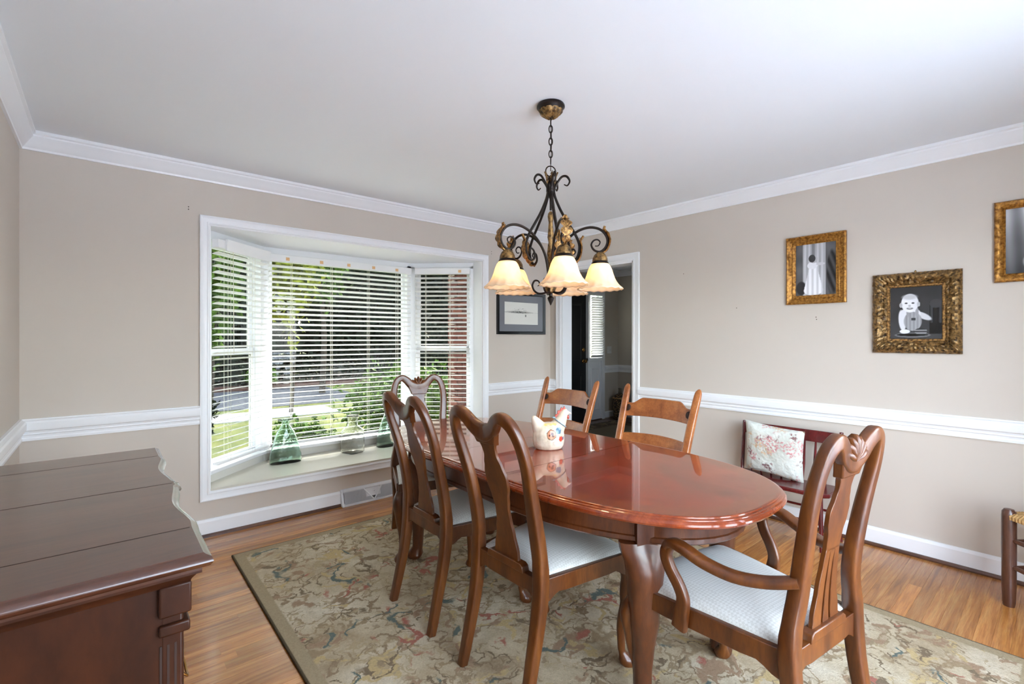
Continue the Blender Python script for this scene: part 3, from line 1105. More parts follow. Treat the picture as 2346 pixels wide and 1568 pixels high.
# switch plate
sp = thing('switch_plate', 'small light switch plate on the hall wall above the chair rail', 'switch', (2.62, HY - 0.001, 1.12))
MB().box(-0.058, 0.058, -0.006, 0.0, -0.06, 0.06).build('plate', 'switch', sp, bevel=0.003)
for s in (-0.023, 0.023):
    MB().box(s - 0.005, s + 0.005, -0.014, -0.006, -0.012, 0.012).build('toggle', 'switch', sp, bevel=0.001)
# hall rug and wicker jug
hr = MB().box(-0.75, 0.75, -0.9, 0.9, 0, 0.010).build('hall_rug', 'hallrug', bevel=0.003)
hr.location = (1.75, 0.12, 0.0)
tag(hr, 'brown patterned rug lying in the hall before the black door', 'rug')
jg = thing('wicker_jug', 'large glass jug wrapped in wicker standing on the hall floor', 'jug', (2.66, 1.06, 0.0))
MB().lathe([(0.075, 0.0), (0.098, 0.01), (0.112, 0.08), (0.114, 0.26), (0.108, 0.33), (0.085, 0.385), (0.05, 0.41)], 24).build('wicker_cover', 'wicker', jg)
MB().lathe([(0.034, 0.405), (0.028, 0.43), (0.026, 0.485), (0.031, 0.49), (0.031, 0.502), (0.022, 0.504)], 18).build('neck', 'jugglass', jg)
MB().lathe([(0.118, 0.335), (0.122, 0.34), (0.122, 0.35), (0.10, 0.352)], 24).build('band', 'rush', jg)

# ------------------------------------------------------------------ outside
GZ = -0.45
struct(MB().box(-60, 60, 0.16, 90, GZ - 0.3, GZ).build('ground_lawn', 'lawn', smooth=False))
struct(MB().box(-60, 60, -60, YB - 0.14, GZ - 0.3, GZ).build('ground_rear_bounce', 'rear_bounce', smooth=False))  # unseen ground, surfaced to bounce neutral light through the added rear window
struct(MB().box(-40, 2.4, 9.6, 14.2, GZ, GZ + 0.012).build('ground_driveway', 'asphalt', smooth=False))
struct(MB().prism([(-30, 7.5), (-30, 8.7), (0.6, 8.9), (0.6, 7.7)], lambda a, b: (a, b, GZ), lambda a, b: (a, b, GZ + 0.02)).build('ground_walkway', 'concrete', smooth=False))
struct(MB().prism([(-1.5, 14.2), (6, 14.2), (6, 20), (-1.5, 20)], lambda a, b: (a, b, GZ), lambda a, b: (a, b, GZ + 0.08)).build('ground_mulch_bed', 'soil', smooth=False))

# brick side of the hall seen through the right pane
bw = struct(MB().box(-0.385, 0.0, 0.16, 1.39 - 0.035, GZ, 3.0).build('wall_brick', 'mortar', smooth=False))
bme = {}


def brick_mesh(w):
    if w not in bme:
        bme[w] = MB().box(-0.05, 0.05, -w / 2, w / 2, -0.0285, 0.0285).mesh('brick', 'brick', smooth=False)
    return bme[w]


zz = 0.10
k = 0
while zz < 2.35:
    y = 1.39
    wd = 0.20 if k % 2 == 0 else 0.095
    while y - wd > 0.33:
        o = bpy.data.objects.new('brick', brick_mesh(wd))
        COL.objects.link(o)
        o.parent = bw
        o.location = (-0.372, y - wd / 2, zz)
        y -= wd + 0.010
        wd = 0.20
    zz += 0.0675
    k += 1

rs = np.random.RandomState(5)


def leaves(c, r, n, size, mat, name, parent, shell=0.55):
    d = rs.normal(size=(n, 3))
    d /= np.linalg.norm(d, axis=1)[:, None]
    rad_ = (shell + (1 - shell) * rs.rand(n)) ** 0.8
    # lumpy outline
    lump = 0.78 + 0.3 * np.abs(np.sin(3.1 * d[:, 0] * 2 + 1.3) * np.cos(2.7 * d[:, 1] * 2 + 0.4) + 0.5 * np.sin(5 * d[:, 2]))
    p = np.array(c) + d * (rad_ * lump)[:, None] * np.array(r)
    a = rs.normal(size=(n, 3))
    a /= np.linalg.norm(a, axis=1)[:, None]
    b = np.cross(a, rs.normal(size=(n, 3)))
    b /= np.linalg.norm(b, axis=1)[:, None] + 1e-9
    s = size * (0.6 + 0.8 * rs.rand(n))[:, None]
    v = np.stack([p - a * s, p + b * s * 0.45, p + a * s, p - b * s * 0.45], 1).reshape(-1, 3)
    f = np.arange(4 * n).reshape(-1, 4)
    me = bpy.data.meshes.new(name)
    me.from_pydata(v.tolist(), [], f.tolist())
    me.materials.append(M[mat])
    o = bpy.data.objects.new(name, me)
    COL.objects.link(o)
    o.parent = parent
    o['kind'] = 'stuff'
    return o


def tree(loc, h, r, n, size, mat, label, th=0.14, base=0.25, group='trees across the driveway'):
    t = thing('tree', label, 'tree', (loc[0], loc[1], GZ), 0, group)
    MB().sweep(cat_pts([(0, 0, -0.05), (0.08, 0.05, h * 0.3), (-0.05, 0.1, h * 0.6), (0.05, 0, h * 0.92)], 4), [(th * (1 - 0.7 * k / 12), th * (1 - 0.7 * k / 12)) for k in range(13)], (1, 0, 0), 8).build('trunk', 'trunk', t)
    for k, (dx, dy) in enumerate(((0.4, 0.1), (-0.35, 0.2), (0.1, -0.4))):
        MB().sweep([(0, 0, h * (0.3 + 0.12 * k)), (dx * r * 0.6, dy * r * 0.6, h * (0.48 + 0.1 * k)), (dx * r, dy * r, h * (0.62 + 0.1 * k))], [(th * 0.4,) * 2, (th * 0.3,) * 2, (th * 0.1,) * 2], (1, 0, 0), 6).build('branch', 'trunk', t)
    zc = h * (base + (1 - base) / 2)
    leaves((0, 0, zc), (r * 0.88, r * 0.88, h * (1 - base) / 2 * 1.15), n, size, mat, 'foliage', t, 0.25)
    return t


TG = 'dark evergreen trees across the driveway'
for (x, yy, h, r) in ((0.1, 18.6, 9.0, 2.5), (6.0, 18.8, 9.4, 2.5), (11.8, 18.6, 9.2, 2.5), (2.9, 25.0, 10.2, 2.5), (8.7, 25.2, 10.6, 2.5), (14.4, 25.0, 10.4, 2.5), (8.0, 31.6, 12, 2.5), (13.8, 31.6, 12, 2.5), (2.2, 31.6, 12, 2.5), (19.6, 31.6, 12, 2.5), (5.4, 37.6, 13, 2.6), (11.4, 37.6, 13, 2.6), (17.4, 37.6, 13, 2.6)):
    tree((x, yy), h, r, 6200, 0.27, 'leaf_dark', 'dark evergreen tree standing across the driveway', 0.2, 0.02, TG)
hg = thing('hedge', 'long dense dark hedge along the far side of the driveway', 'hedge', (6.0, 15.9, GZ))
nh = 9000
ph = np.stack([rs.uniform(-9, 9, nh), rs.uniform(-0.5, 0.5, nh), rs.uniform(0.0, 1.0, nh) * (2.25 + 0.3 * np.sin(np.linspace(0, 60, nh)))], 1)
ah_ = rs.normal(size=(nh, 3))
ah_ /= np.linalg.norm(ah_, axis=1)[:, None]
bh = np.cross(ah_, rs.normal(size=(nh, 3)))
bh /= np.linalg.norm(bh, axis=1)[:, None]
vh = np.stack([ph - ah_ * 0.16, ph + bh * 0.09, ph + ah_ * 0.16, ph - bh * 0.09], 1).reshape(-1, 3)
me = bpy.data.meshes.new('foliage')
me.from_pydata(vh.tolist(), [], np.arange(4 * nh).reshape(-1, 4).tolist())
me.materials.append(M['leaf_dark'])
ho = bpy.data.objects.new('foliage', me)
COL.objects.link(ho)
ho.parent = hg
ho['kind'] = 'stuff'
for k in range(7):
    MB().sweep([(-7.5 + 2.5 * k, 0, -0.03), (-7.4 + 2.5 * k, 0.05, 1.6)], (0.04, 0.03), (1, 0, 0), 6).build('stem', 'trunk', hg)
tree((-0.35, 8.3), 5.6, 0.95, 1500, 0.11, 'leaf_yellow', 'slim yellow-green young tree beside the walkway', 0.05, 0.36)
tree((-2.35, 6.1), 4.6, 0.75, 1300, 0.10, 'leaf_mid', 'small leafy tree with a thin dark trunk on the lawn', 0.055, 0.30)
tree((1.6, 11.9), 6.6, 1.3, 1500, 0.14, 'leaf_mid', 'leafy tree rising from the driveway edge before the evergreens', 0.10, 0.45)


def shrub(loc, r, n, size, mat, label, group=None):
    t = thing('shrub', label, 'shrub', (loc[0], loc[1], GZ), 0, group)
    MB().sweep([(0, 0, -0.03), (0.02, 0.01, r[2] * 0.5), (0.0, 0.03, r[2])], (0.02, 0.02), (1, 0, 0), 6).build('stem', 'trunk', t)
    leaves((0, 0, r[2]), r, n, size, mat, 'foliage', t, 0.3)
    return t


shrub((0.05, 3.3), (1.15, 0.72, 0.70), 5200, 0.052, 'leaf_bush', 'large rounded green shrub growing before the brick wall')
shrub((-1.72, 3.1), (0.50, 0.5, 0.34), 1800, 0.048, 'leaf_bush', 'low spreading green shrub growing below the centre pane')
shrub((-2.85, 4.1), (0.36, 0.34, 0.62), 1500, 0.045, 'leaf_dark', 'dark upright shrub standing on the lawn near the house')
shrub((0.5, 14.75), (0.55, 0.5, 0.42), 900, 0.08, 'leaf_bush', 'bright green clipped shrub in the mulch bed across the driveway')

# ================================================================== FURNITURE
RUGZ = 0.012
# ------------------------------------------------------------------ rug
rug = MB()
rug.prism([(-1.13, -1.60), (1.13, -1.60), (1.13, 1.60), (-1.13, 1.60)], lambda a, b: (a, b, 0), lambda a, b: (a, b, RUGZ))
ro = rug.build('area_rug', 'rug', bevel=0.004)
ro.location = (-2.010, -2.046, 0.0)
tag(ro, 'beige floral wool rug under the dining table', 'rug')

# ------------------------------------------------------------------ dining table
TC = (-2.040, -1.975, RUGZ)
table = thing('dining_table', 'oval glossy mahogany dining table with cabriole legs', 'table', TC)
ZT = 0.757 - RUGZ
HL = 0.2345                                  # half of the centre leaf


def end_curve_raw(w, L, e, n, sgn):
    pts = []
    for i in range(n + 1):
        t = PI * i / n
        c, s = math.cos(t), math.sin(t)
        x = w * math.copysign(abs(c) ** (2 / e), c)
        yv = HL + L * abs(s) ** (2 / e)
        pts.append((x, sgn * yv))
    return pts


def end_curve(w, L, e, n, sgn):
    p_ = np.array(end_curve_raw(w, L, e, 1200, sgn))
    ln = np.concatenate([[0], np.cumsum(np.linalg.norm(np.diff(p_, axis=0), axis=1))])
    t = np.linspace(0, ln[-1], n + 1)
    return list(zip(np.interp(t, ln, p_[:, 0]).tolist(), np.interp(t, ln, p_[:, 1]).tolist()))


def end_inset(ins, n, sgn, w=0.50, L=0.868, e=2.6):
    p_ = np.array(end_curve(w, L, e, n, sgn))
    d_ = np.gradient(p_, axis=0)
    nr = np.stack([d_[:, 1], -d_[:, 0]], 1) * sgn
    nr /= np.linalg.norm(nr, axis=1)[:, None]
    nr[0], nr[-1] = (1, 0), (-1, 0)
    return [tuple(q) for q in (p_ - nr * ins).tolist()]


EDGE = [(0.060, -0.036), (0.014, -0.036), (0.004, -0.031), (0.0, -0.024), (0.001, -0.018), (0.006, -0.0125), (0.011, -0.0105), (0.0115, -0.0075), (0.014, -0.0068), (0.018, -0.0052), (0.0205, -0.0050), (0.021, -0.0015),
        (0.025, 0.0), (0.030, 0.0)]
for sgn, nm in ((-1, 'end_leaf'), (1, 'end_leaf')):
    rings = []
    for ins, dz in EDGE + [(0.098, 0.0)]:
        rings.append([(x, yv, ZT + dz) for x, yv in end_inset(ins, 120, sgn)])
    mb = MB()
    mb.loft(rings, cap=False, closed=False)
    bnd = mb.build(nm, 'tableband', table, angle=24)
    inner = end_inset(0.098, 120, sgn)
    mb = MB()
    n = len(inner)
    vs_ = [(x, yv, ZT) for x, yv in inner]
    mb.add(vs_, [(i, i + 1, n - 2 - i, n - 1 - i) for i in range(n // 2 - 1)] + [(n // 2 - 1, n // 2, n // 2 + 1)])
    mb.build('veneer_field', 'tablefield', bnd, smooth=False)
    mb = MB()
    u_ = end_curve(0.44, 0.80, 2.6, 40, sgn)
    mb.add([(x, yv, ZT - 0.036) for x, yv in u_], [tuple(range(len(u_)))])
    mb.build('underside', 'tableleg', bnd, smooth=False)
mb = MB()
for sx in (-1, 1):
    rr_ = []
    for yv in (-HL + 0.0028, HL - 0.0028):
        rr_.append([(sx * (0.50 - ins), yv, ZT + dz) for ins, dz in EDGE + [(0.098, 0.0)]])
    mb.loft(rr_, cap=False, closed=False)
mb.add([(-0.44, -HL, ZT - 0.036), (0.44, -HL, ZT - 0.036), (0.44, HL, ZT - 0.036), (-0.44, HL, ZT - 0.036)], [(0, 1, 2, 3)])
cl = mb.build('centre_leaf', 'tableband', table, angle=24)
MB().add([(-0.402, -HL + 0.0028, ZT), (0.402, -HL + 0.0028, ZT), (0.402, HL - 0.0028, ZT), (-0.402, HL - 0.0028, ZT)], [(0, 1, 2, 3)]).build('veneer_field', 'tablefield', cl, smooth=False)


def apron_loop(ins):
    a = end_curve(0.435 - ins, 0.745 - ins, 2.05, 32, 1)
    b = end_curve(0.435 - ins, 0.745 - ins, 2.05, 32, -1)[::-1]
    return a + b


mb = MB()
rings = [[(x, yv, z - RUGZ) for x, yv in apron_loop(ins)] for ins, z in ((0.0, 0.722), (0.0, 0.640), (-0.005, 0.636), (-0.006, 0.622), (0.0, 0.616), (0.020, 0.616), (0.022, 0.722))]
mb.loft(rings, cap=False)
mb.build('apron', 'tableleg', table, angle=40)


def cabriole(px_, py_, dirv, H, rad_tab, off_tab, wing=None, n=14, p=2.6, steps=26):
    mb = MB()
    d = Vector((dirv[0], dirv[1], 0)).normalized()
    t_ = Vector((-d.y, d.x, 0))
    rings = []
    for i in range(steps + 1):
        z = H * (1 - i / steps)
        f = z / H
        r = sinterp(rad_tab, f)
        o = sinterp(off_tab, f)
        wx = r if wing is None else sinterp(wing, f)
        c = Vector((px_, py_, z)) + d * o
        ring = []
        for k in range(n):
            a = 2 * PI * k / n
            ca, sa = math.cos(a), math.sin(a)
            e = 2 / p
            ring.append(c + d * (r * math.copysign(abs(ca) ** e, ca)) + t_ * (wx * math.copysign(abs(sa) ** e, sa)))
        rings.append(ring)
    mb.loft(rings)
    return mb


TR = [(0, 0.036), (0.03, 0.045), (0.06, 0.039), (0.10, 0.029), (0.23, 0.031), (0.38, 0.037), (0.58, 0.046), (0.80, 0.050), (0.92, 0.042), (1.0, 0.031)]
TW = [(0, 0.036), (0.03, 0.045), (0.06, 0.039), (0.10, 0.029), (0.23, 0.031), (0.38, 0.038), (0.58, 0.049), (0.76, 0.058), (0.88, 0.068), (0.96, 0.086), (1.0, 0.090)]
TO = [(0, 0.012), (0.05, 0.006), (0.13, -0.010), (0.3, -0.012), (0.6, 0.008), (0.85, 0.012), (1.0, 0.003)]
for sx in (-1, 1):
    for sy in (-1, 1):
        dv = (sx * 0.55, sy * 0.83)
        mb = cabriole(sx * 0.270, sy * 0.785, dv, 0.617 - RUGZ, TR, TO, TW)
        d = Vector((dv[0], dv[1], 0)).normalized()
        t_ = Vector((-d.y, d.x, 0))
        c = Vector((sx * 0.270, sy * 0.785, (0.600 + 0.720) / 2 - RUGZ)) + d * 0.004
        mb.obox(c, d * 0.030, t_ * 0.036, (0, 0, 0.060))
        mb.build('leg', 'tableleg', table, angle=40)

# ------------------------------------------------------------------ queen-anne dining chairs
YB_T = [(0.0, -0.080), (0.12, -0.052), (0.30, -0.014), (0.45, 0.0), (0.60, -0.012), (0.80, -0.058), (0.95, -0.108), (1.06, -0.150)]
_yz = cat_pts([(0, b, a) for a, b in YB_T], 8)


def yb0(z):
    for a, b in zip(_yz, _yz[1:]):
        if a.z <= z <= b.z:
            s = (z - a.z) / max(1e-9, b.z - a.z)
            return a.y + (b.y - a.y) * s
    return _yz[-1].y if z > 0.5 else _yz[0].y


def chair_back(root, arm, shell):
    k = 1.0
    rk = 0.62 if shell else 1.0

    def yb(z):
        q = yb0(z)
        return q * rk if z > 0.45 else q
    pts = [(0.184, 0.0), (0.180, 0.22), (0.182, 0.45), (0.176, 0.60), (0.180, 0.74), (0.192, 0.86), (0.190, 0.94), (0.168, 1.000), (0.128, 1.024), (0.092, 1.008), (0.060, 0.978), (0.020, 0.958), (-0.004, 0.956)]
    for s in (1, -1):
        path2 = cat_pts([(s * x * (1.0 if not shell else (((1.04 if arm else 0.98) if z > 0.3 else (1.0 if arm else 0.90)) if z < 0.5 else 0.90)), 0, z) for x, z in pts], 5)
        path = [Vector((q.x, yb(q.z), q.z)) for q in path2]
        ab = []
        for q in path:
            if q.z < 0.5 and abs(q.x) > 0.1:
                f = min(1, q.z / 0.4)
                ab.append((0.0175 + 0.006 * f, 0.0185 + 0.0075 * f))
            else:
                f = max(0.0, min(1.0, (0.12 * k - abs(q.x)) / 0.12)) if q.z > 0.93 else 0
                g_ = max(0.0, min(1.0, (0.95 - q.z) / 0.35)) if abs(q.x) > 0.1 else 0.0
                ab.append((0.0160 + 0.005 * g_, 0.0210 + 0.0050 * g_ + 0.012 * f))
        MB().sweep(path, ab, (0, 1, 0), 16, 5.0).floor_clip().build('back_post', 'chair', root, angle=42)
    # centre of the crest rail
    pr = [(-0.075, 0.985), (-0.05, 0.972), (-0.02, 0.966), (0.02, 0.966), (0.05, 0.972), (0.075, 0.985), (0.070, 0.955), (0.058, 0.930), (0.052, 0.912), (-0.052, 0.912), (-0.058, 0.930), (-0.070, 0.955)]
    cr = MB().prism(pr, lambda a, b: (a, yb(b) - 0.0135, b), lambda a, b: (a, yb(b) + 0.0135, b)).build('crest_rail', 'chair', root, bevel=0.004)
    if shell:
        mb = MB()
        for j, an in enumerate((-64, -40, -20, 0, 20, 40, 64)):
            a = rad(an)
            L = 0.074 - 0.012 * abs(an) / 64
            base = Vector((0, yb(0.97) - 0.0005, 0.958))
            tip = base + Vector((math.sin(a) * L, -0.008, math.cos(a) * L))
            mb.sweep([base, base.lerp(tip, 0.4), base.lerp(tip, 0.8), tip], [(0.013, 0.004), (0.020, 0.0085), (0.019, 0.0105), (0.008, 0.005)], (0, 1, 0), 10, 2.2)
        mb.build('shell_carving', 'chair', cr, angle=60)
    # vase splat
    def ribbon(mb, zs, xl, xr, th=0.0065):
        rings = []
        for z in zs:
            y0 = yb(z)
            rings.append([(xl(z), y0 - th, z), (xr(z), y0 - th, z), (xr(z), y0 + th, z), (xl(z), y0 + th, z)])
        mb.loft(rings)
    mb = MB()
    if not arm:
        wt = [(0.455, 0.072), (0.50, 0.066), (0.57, 0.050), (0.62, 0.040), (0.66, 0.038), (0.70, 0.046), (0.75, 0.060), (0.79, 0.062), (0.83, 0.050), (0.87, 0.036), (0.90, 0.038), (0.918, 0.050)]
        zs = [0.455 + 0.463 * i / 44 for i in range(45)]
        ribbon(mb, zs, lambda z: -sinterp(wt, z), lambda z: sinterp(wt, z))
    else:
        wt = [(0.455, 0.082), (0.50, 0.074), (0.58, 0.056), (0.66, 0.044), (0.70, 0.040), (0.74, 0.044), (0.78, 0.056), (0.81, 0.058), (0.85, 0.044), (0.88, 0.037), (0.90, 0.040), (0.918, 0.052)]
        zs = [0.69 + 0.228 * i / 26 for i in range(27)]
        ribbon(mb, zs, lambda z: -sinterp(wt, z), lambda z: sinterp(wt, z))
        zs = [0.455 + 0.245 * i / 24 for i in range(25)]
        sl_ = [(0.455, 0.010), (0.52, 0.012), (0.60, 0.010), (0.66, 0.006), (0.695, 0.001)]
        ce = [(0.455, 0.020), (0.52, 0.013), (0.60, 0.010), (0.66, 0.010), (0.70, 0.014)]
        ribbon(mb, zs, lambda z: -interp(ce, z), lambda z: interp(ce, z))
        for s in (-1, 1):
            f1 = lambda z: s * (interp(ce, z) + interp(sl_, z))
            f2 = lambda z: s * sinterp(wt, z)
            ribbon(mb, zs, (f1 if s > 0 else f2), (f2 if s > 0 else f1))
    mb.build('splat', 'chair', root, bevel=0.0018, angle=50)
    MB().prism([(-0.105, 0.448), (0.105, 0.448), (0.100, 0.470), (0.088, 0.478), (-0.088, 0.478), (-0.100, 0.470)], lambda a, b: (a, -0.018, b), lambda a, b: (a, 0.016, b)).build('splat_shoe', 'chair', root, bevel=0.003)


def chair(name, label, arm, shell=False):
    c = thing(name, label, 'chair')
    wb, wf, dp = (0.190, 0.280, 0.520) if arm else (0.182, 0.255, 0.445)
    chair_back(c, arm, shell)
    zr0, zr1 = 0.392, 0.452
    # seat rails, front one and side ones with scalloped lower edges
    def scallop(L, n=24, deep=0.018):
        lo = []
        for i in range(n + 1):
            t = i / n
            e = min(t, 1 - t)
            dz = 0.0
            if e < 0.22:
                dz = -deep * (0.5 + 0.5 * math.cos(e / 0.22 * PI)) - 0.006 * math.sin(e / 0.22 * PI * 2)
            lo.append((t, dz))
        return lo
    def rail(p, q, nm, th=0.011, deep=0.020):
        p, q = Vector((*p, 0)), Vector((*q, 0))
        d = (q - p)
        nrm = Vector((-d.y, d.x, 0)).normalized() * th
        poly_ = [(t, zr0 + dz) for t, dz in scallop(1, deep=deep)] + [(1, zr1), (0, zr1)]
        f = lambda sg: (lambda a, b: tuple(p + d * a + nrm * sg + Vector((0, 0, b))))
        MB().prism(poly_, f(-1), f(1)).build(nm, 'chair', c, bevel=0.002)
    rail((-wf + 0.02, dp - 0.02), (wf - 0.02, dp - 0.02), 'seat_rail')
    rail((-wb, 0.0), (-wf + 0.012, dp - 0.03), 'seat_rail')
    rail((wb, 0.0), (wf - 0.012, dp - 0.03), 'seat_rail')
    rail((-wb, 0.0), (wb, 0.0), 'seat_rail', 0.013, 0.012)
    # upholstered drop-in seat
    N = 20
    mb = MB()
    g = []
    for j in range(N + 1):
        row_ = []
        for i in range(N + 1):
            u_, v_ = -1 + 2 * i / N, -1 + 2 * j / N
            # pull samples towards the rim so that the roll at the edge is smooth
            u2, v2 = math.sin(u_ * PI / 2), math.sin(v_ * PI / 2)
            fw_ = (v2 + 1) / 2
            hw = (wb - 0.006) + (wf - wb) * fw_
            bow = 0.010 * (1 - u2 * u2) * (1 if v2 > 0 else 0) * fw_
            x = u2 * (hw - 0.004)
            yv = 0.016 + (dp - 0.026) * fw_ + bow
            h = ((1 - abs(u2) ** 3.2) ** 0.5) * ((1 - abs(v2) ** 3.2) ** 0.5)
            row_.append((x, yv, 0.450 + 0.040 * h))
        g.append(row_)
    vs_ = [p for r in g for p in r]
    fs_ = [(j * (N + 1) + i, j * (N + 1) + i + 1, (j + 1) * (N + 1) + i + 1, (j + 1) * (N + 1) + i) for j in range(N) for i in range(N)]
    mb.add(vs_, fs_)
    mb.build('seat_cushion', 'fabric', c, angle=80)
    MB().prism([(-wb + 0.01, 0.0), (wb - 0.01, 0.0), (wf - 0.025, dp - 0.03), (-wf + 0.025, dp - 0.03)], lambda a, b: (a, b, 0.438), lambda a, b: (a, b, 0.449)).build('seat_board', 'chair', c)
    # cabriole front legs
    RT = [(0, 0.024), (0.03, 0.031), (0.07, 0.026), (0.11, 0.0150), (0.25, 0.0155), (0.55, 0.023), (0.8, 0.032), (0.93, 0.031), (1.0, 0.024)]
    OT = [(0, 0.022), (0.06, 0.014), (0.14, -0.004), (0.32, -0.006), (0.65, 0.016), (0.85, 0.026), (1.0, 0.006)]
    for s in (-1, 1):
        mb = cabriole(s * (wf - 0.030), dp - 0.036, (s * 0.7, 0.7), 0.405, RT, OT, n=12)
        mb.obox((s * (wf - 0.028), dp - 0.034, 0.420), (0.021, 0, 0), (0, 0.021, 0), (0, 0, 0.030))
        mb.build('front_leg', 'chair', c, angle=45)
    if arm:
        for s in (-1, 1):
            ap = cat_pts([(s * 0.172, yb0(0.64) * 0.62 - 0.002, 0.640), (s * 0.206, 0.055, 0.620), (s * 0.238, 0.13, 0.614), (s * 0.266, 0.205, 0.630), (s * 0.278, 0.268, 0.652), (s * 0.277, 0.312, 0.655), (s * 0.272, 0.332, 0.636)], 5)
            ab = [(0.0140, 0.021 + 0.004 * math.sin(PI * i / (len(ap) - 1))) for i in range(len(ap))]
            MB().sweep(ap, ab, (0, 0, 1), 16, 3.6).build('arm', 'chair', c, angle=50)
            sp_ = cat_pts([(s * 0.274, 0.322, 0.650), (s * 0.276, 0.338, 0.612), (s * 0.272, 0.326, 0.570), (s * 0.266, 0.298, 0.525), (s * 0.262, 0.284, 0.485), (s * 0.262, 0.290, 0.440), (s * 0.262, 0.298, 0.390)], 5)
            MB().sweep(sp_, [(0.0135, 0.019 + 0.010 * max(0, (i - 18) / 18)) for i in range(len(sp_))], (1, 0, 0), 16, 4.0).build('arm_support', 'chair', c, angle=50)
    return c


ca = chair('dining_chair', 'cherry side chair with a vase splat, second from the bay window', False)
ca.location = (-2.555, -2.325, RUGZ)
ca.rotation_euler = (0, 0, rad(-90))
cb = copy_tree(ca)
cb['label'] = 'cherry side chair with a vase splat, closest to the bay window'
cb.location = (-2.550, -1.715, RUGZ)
cb.rotation_euler = (0, 0, rad(-91))
for o in (ca, cb):
    o['group'] = 'cherry dining chairs'
an = chair('dining_armchair', 'cherry armchair at the table end away from the bay window', True, True)
an.location = (-2.125, -3.245, RUGZ)
an.rotation_euler = (0, 0, rad(-7.5))
ah = chair('dining_chair', 'cherry chair with a carved shell crest standing by the bay window', False, True)
ah.location = (-2.070, -0.825, RUGZ)
ah.rotation_euler = (0, 0, rad(165))
for o in (an, ah):
    o['group'] = 'cherry dining chairs'

# ------------------------------------------------------------------ oak side chairs


def oak_chair(label):
    c = thing('oak_chair', label, 'chair', group='oak chairs on the picture-wall side')
    hw = 0.232
    for s in (-1, 1):
        # back post: straight below the seat, leaning above, flattened rounded top
        P = [(s * hw, -0.07, 0.0), (s * hw, -0.02, 0.25), (s * hw, 0.0, 0.44), (s * (hw + 0.002), -0.055, 0.62), (s * (hw + 0.008), -0.115, 0.80), (s * (hw + 0.016), -0.170, 0.955), (s * (hw + 0.018), -0.184, 0.985), (s * (hw + 0.019), -0.190, 0.997)]
        ab = [(0.017, 0.018), (0.019, 0.020), (0.020, 0.021), (0.019, 0.022), (0.017, 0.023), (0.011, 0.0215), (0.009, 0.015), (0.004, 0.005)]
        path = cat_pts(P, 4)
        abd = []
        for i in range(len(path)):
            k = min(len(ab) - 2, i // 4)
            f = (i - 4 * k) / 4
            abd.append(tuple(ab[k][j] * (1 - f) + ab[k + 1][j] * f for j in (0, 1)))
        MB().sweep(path, abd, (0, 1, 0), 16, 4.0).floor_clip().build('back_post', 'oak', c, angle=45)

    def slat(z0, z1, shaped):
        n = 28
        top, bot = [], []
        for i in range(n + 1):
            t = -1 + 2 * i / n
            x = t * (hw - 0.004)
            if shaped:
                e = abs(t)
                zt = z1 + (0.0 if e < 0.55 else (-0.036 * (0.5 - 0.5 * math.cos((e - 0.55) / 0.30 * PI)) if e < 0.85 else -0.036))
            else:
                zt = z1 + 0.012 * (1 - t * t)
            top.append((x, zt))
            bot.append((x, z0 + 0.014 * (1 - t * t) * (0.6 if shaped else 1)))
        # half-round notch at both ends of the shaped slat
        mb = MB()
        rings = []
        for (x, zt), (_, zb_) in zip(top, bot):
            yy = -0.190 * ((zt + zb_) / 2 - 0.44) / 0.56 - 0.030 * (1 - (x / hw) ** 2)
            yt = -0.190 * (zt - 0.44) / 0.56 - 0.030 * (1 - (x / hw) ** 2)
            yb_ = -0.190 * (zb_ - 0.44) / 0.56 - 0.030 * (1 - (x / hw) ** 2)
            rings.append([(x, yb_ - 0.008, zb_), (x, yb_ + 0.008, zb_), (x, yt + 0.008, zt), (x, yt - 0.008, zt)])
        mb.loft(rings)
        o = mb.build('back_slat', 'oak', c, bevel=0.003, angle=40)
        if shaped:
            for s in (-1, 1):
                xk = s * (hw - 0.020)
                zk = (z0 + z1) / 2 - 0.006
                yk = -0.190 * (zk - 0.44) / 0.56 - 0.002
                ring = [(xk + s * 0.004, zk + 0.021)] + [(xk - s * 0.016 * math.cos(a), zk + 0.021 * math.sin(a)) for a in [PI / 2 - PI * q / 10 for q in range(1, 10)]] + [(xk + s * 0.004, zk - 0.021)]
                MB().prism(ring, lambda a, b: (a, yk - 0.0125 + (b - zk) * -0.33, b), lambda a, b: (a, yk + 0.0125 + (b - zk) * -0.33, b)).build('notch', 'groove', o, smooth=False)
        return o
    slat(0.795, 0.915, True)
    slat(0.585, 0.690, False)
    # plank seat
    sp_ = [(-0.215, -0.02), (0.215, -0.02), (0.240, 0.20), (0.235, 0.40), (0.18, 0.435), (-0.18, 0.435), (-0.235, 0.40), (-0.240, 0.20)]
    MB().prism(sp_, lambda a, b: (a, b, 0.425), lambda a, b: (a, b, 0.455)).build('seat', 'oak', c, bevel=0.009)
    for s in (-1, 1):
        MB().sweep(cat_pts([(s * 0.20, 0.37, 0.43), (s * 0.21, 0.385, 0.2), (s * 0.222, 0.40, 0.0)], 5), [(0.017 - 0.002 * math.cos(i * 1.3), 0.017 - 0.002 * math.cos(i * 1.3)) for i in range(11)], (1, 0, 0), 10).floor_clip().build('front_leg', 'oak', c)
        MB().sweep([(s * 0.228, -0.028, 0.19), (s * 0.212, 0.385, 0.19)], (0.010, 0.010), (1, 0, 0), 8).build('stretcher', 'oak', c)
    MB().sweep([(-0.206, 0.38, 0.25), (0.206, 0.38, 0.25)], (0.011, 0.011), (0, 1, 0), 8).build('stretcher', 'oak', c)
    return c


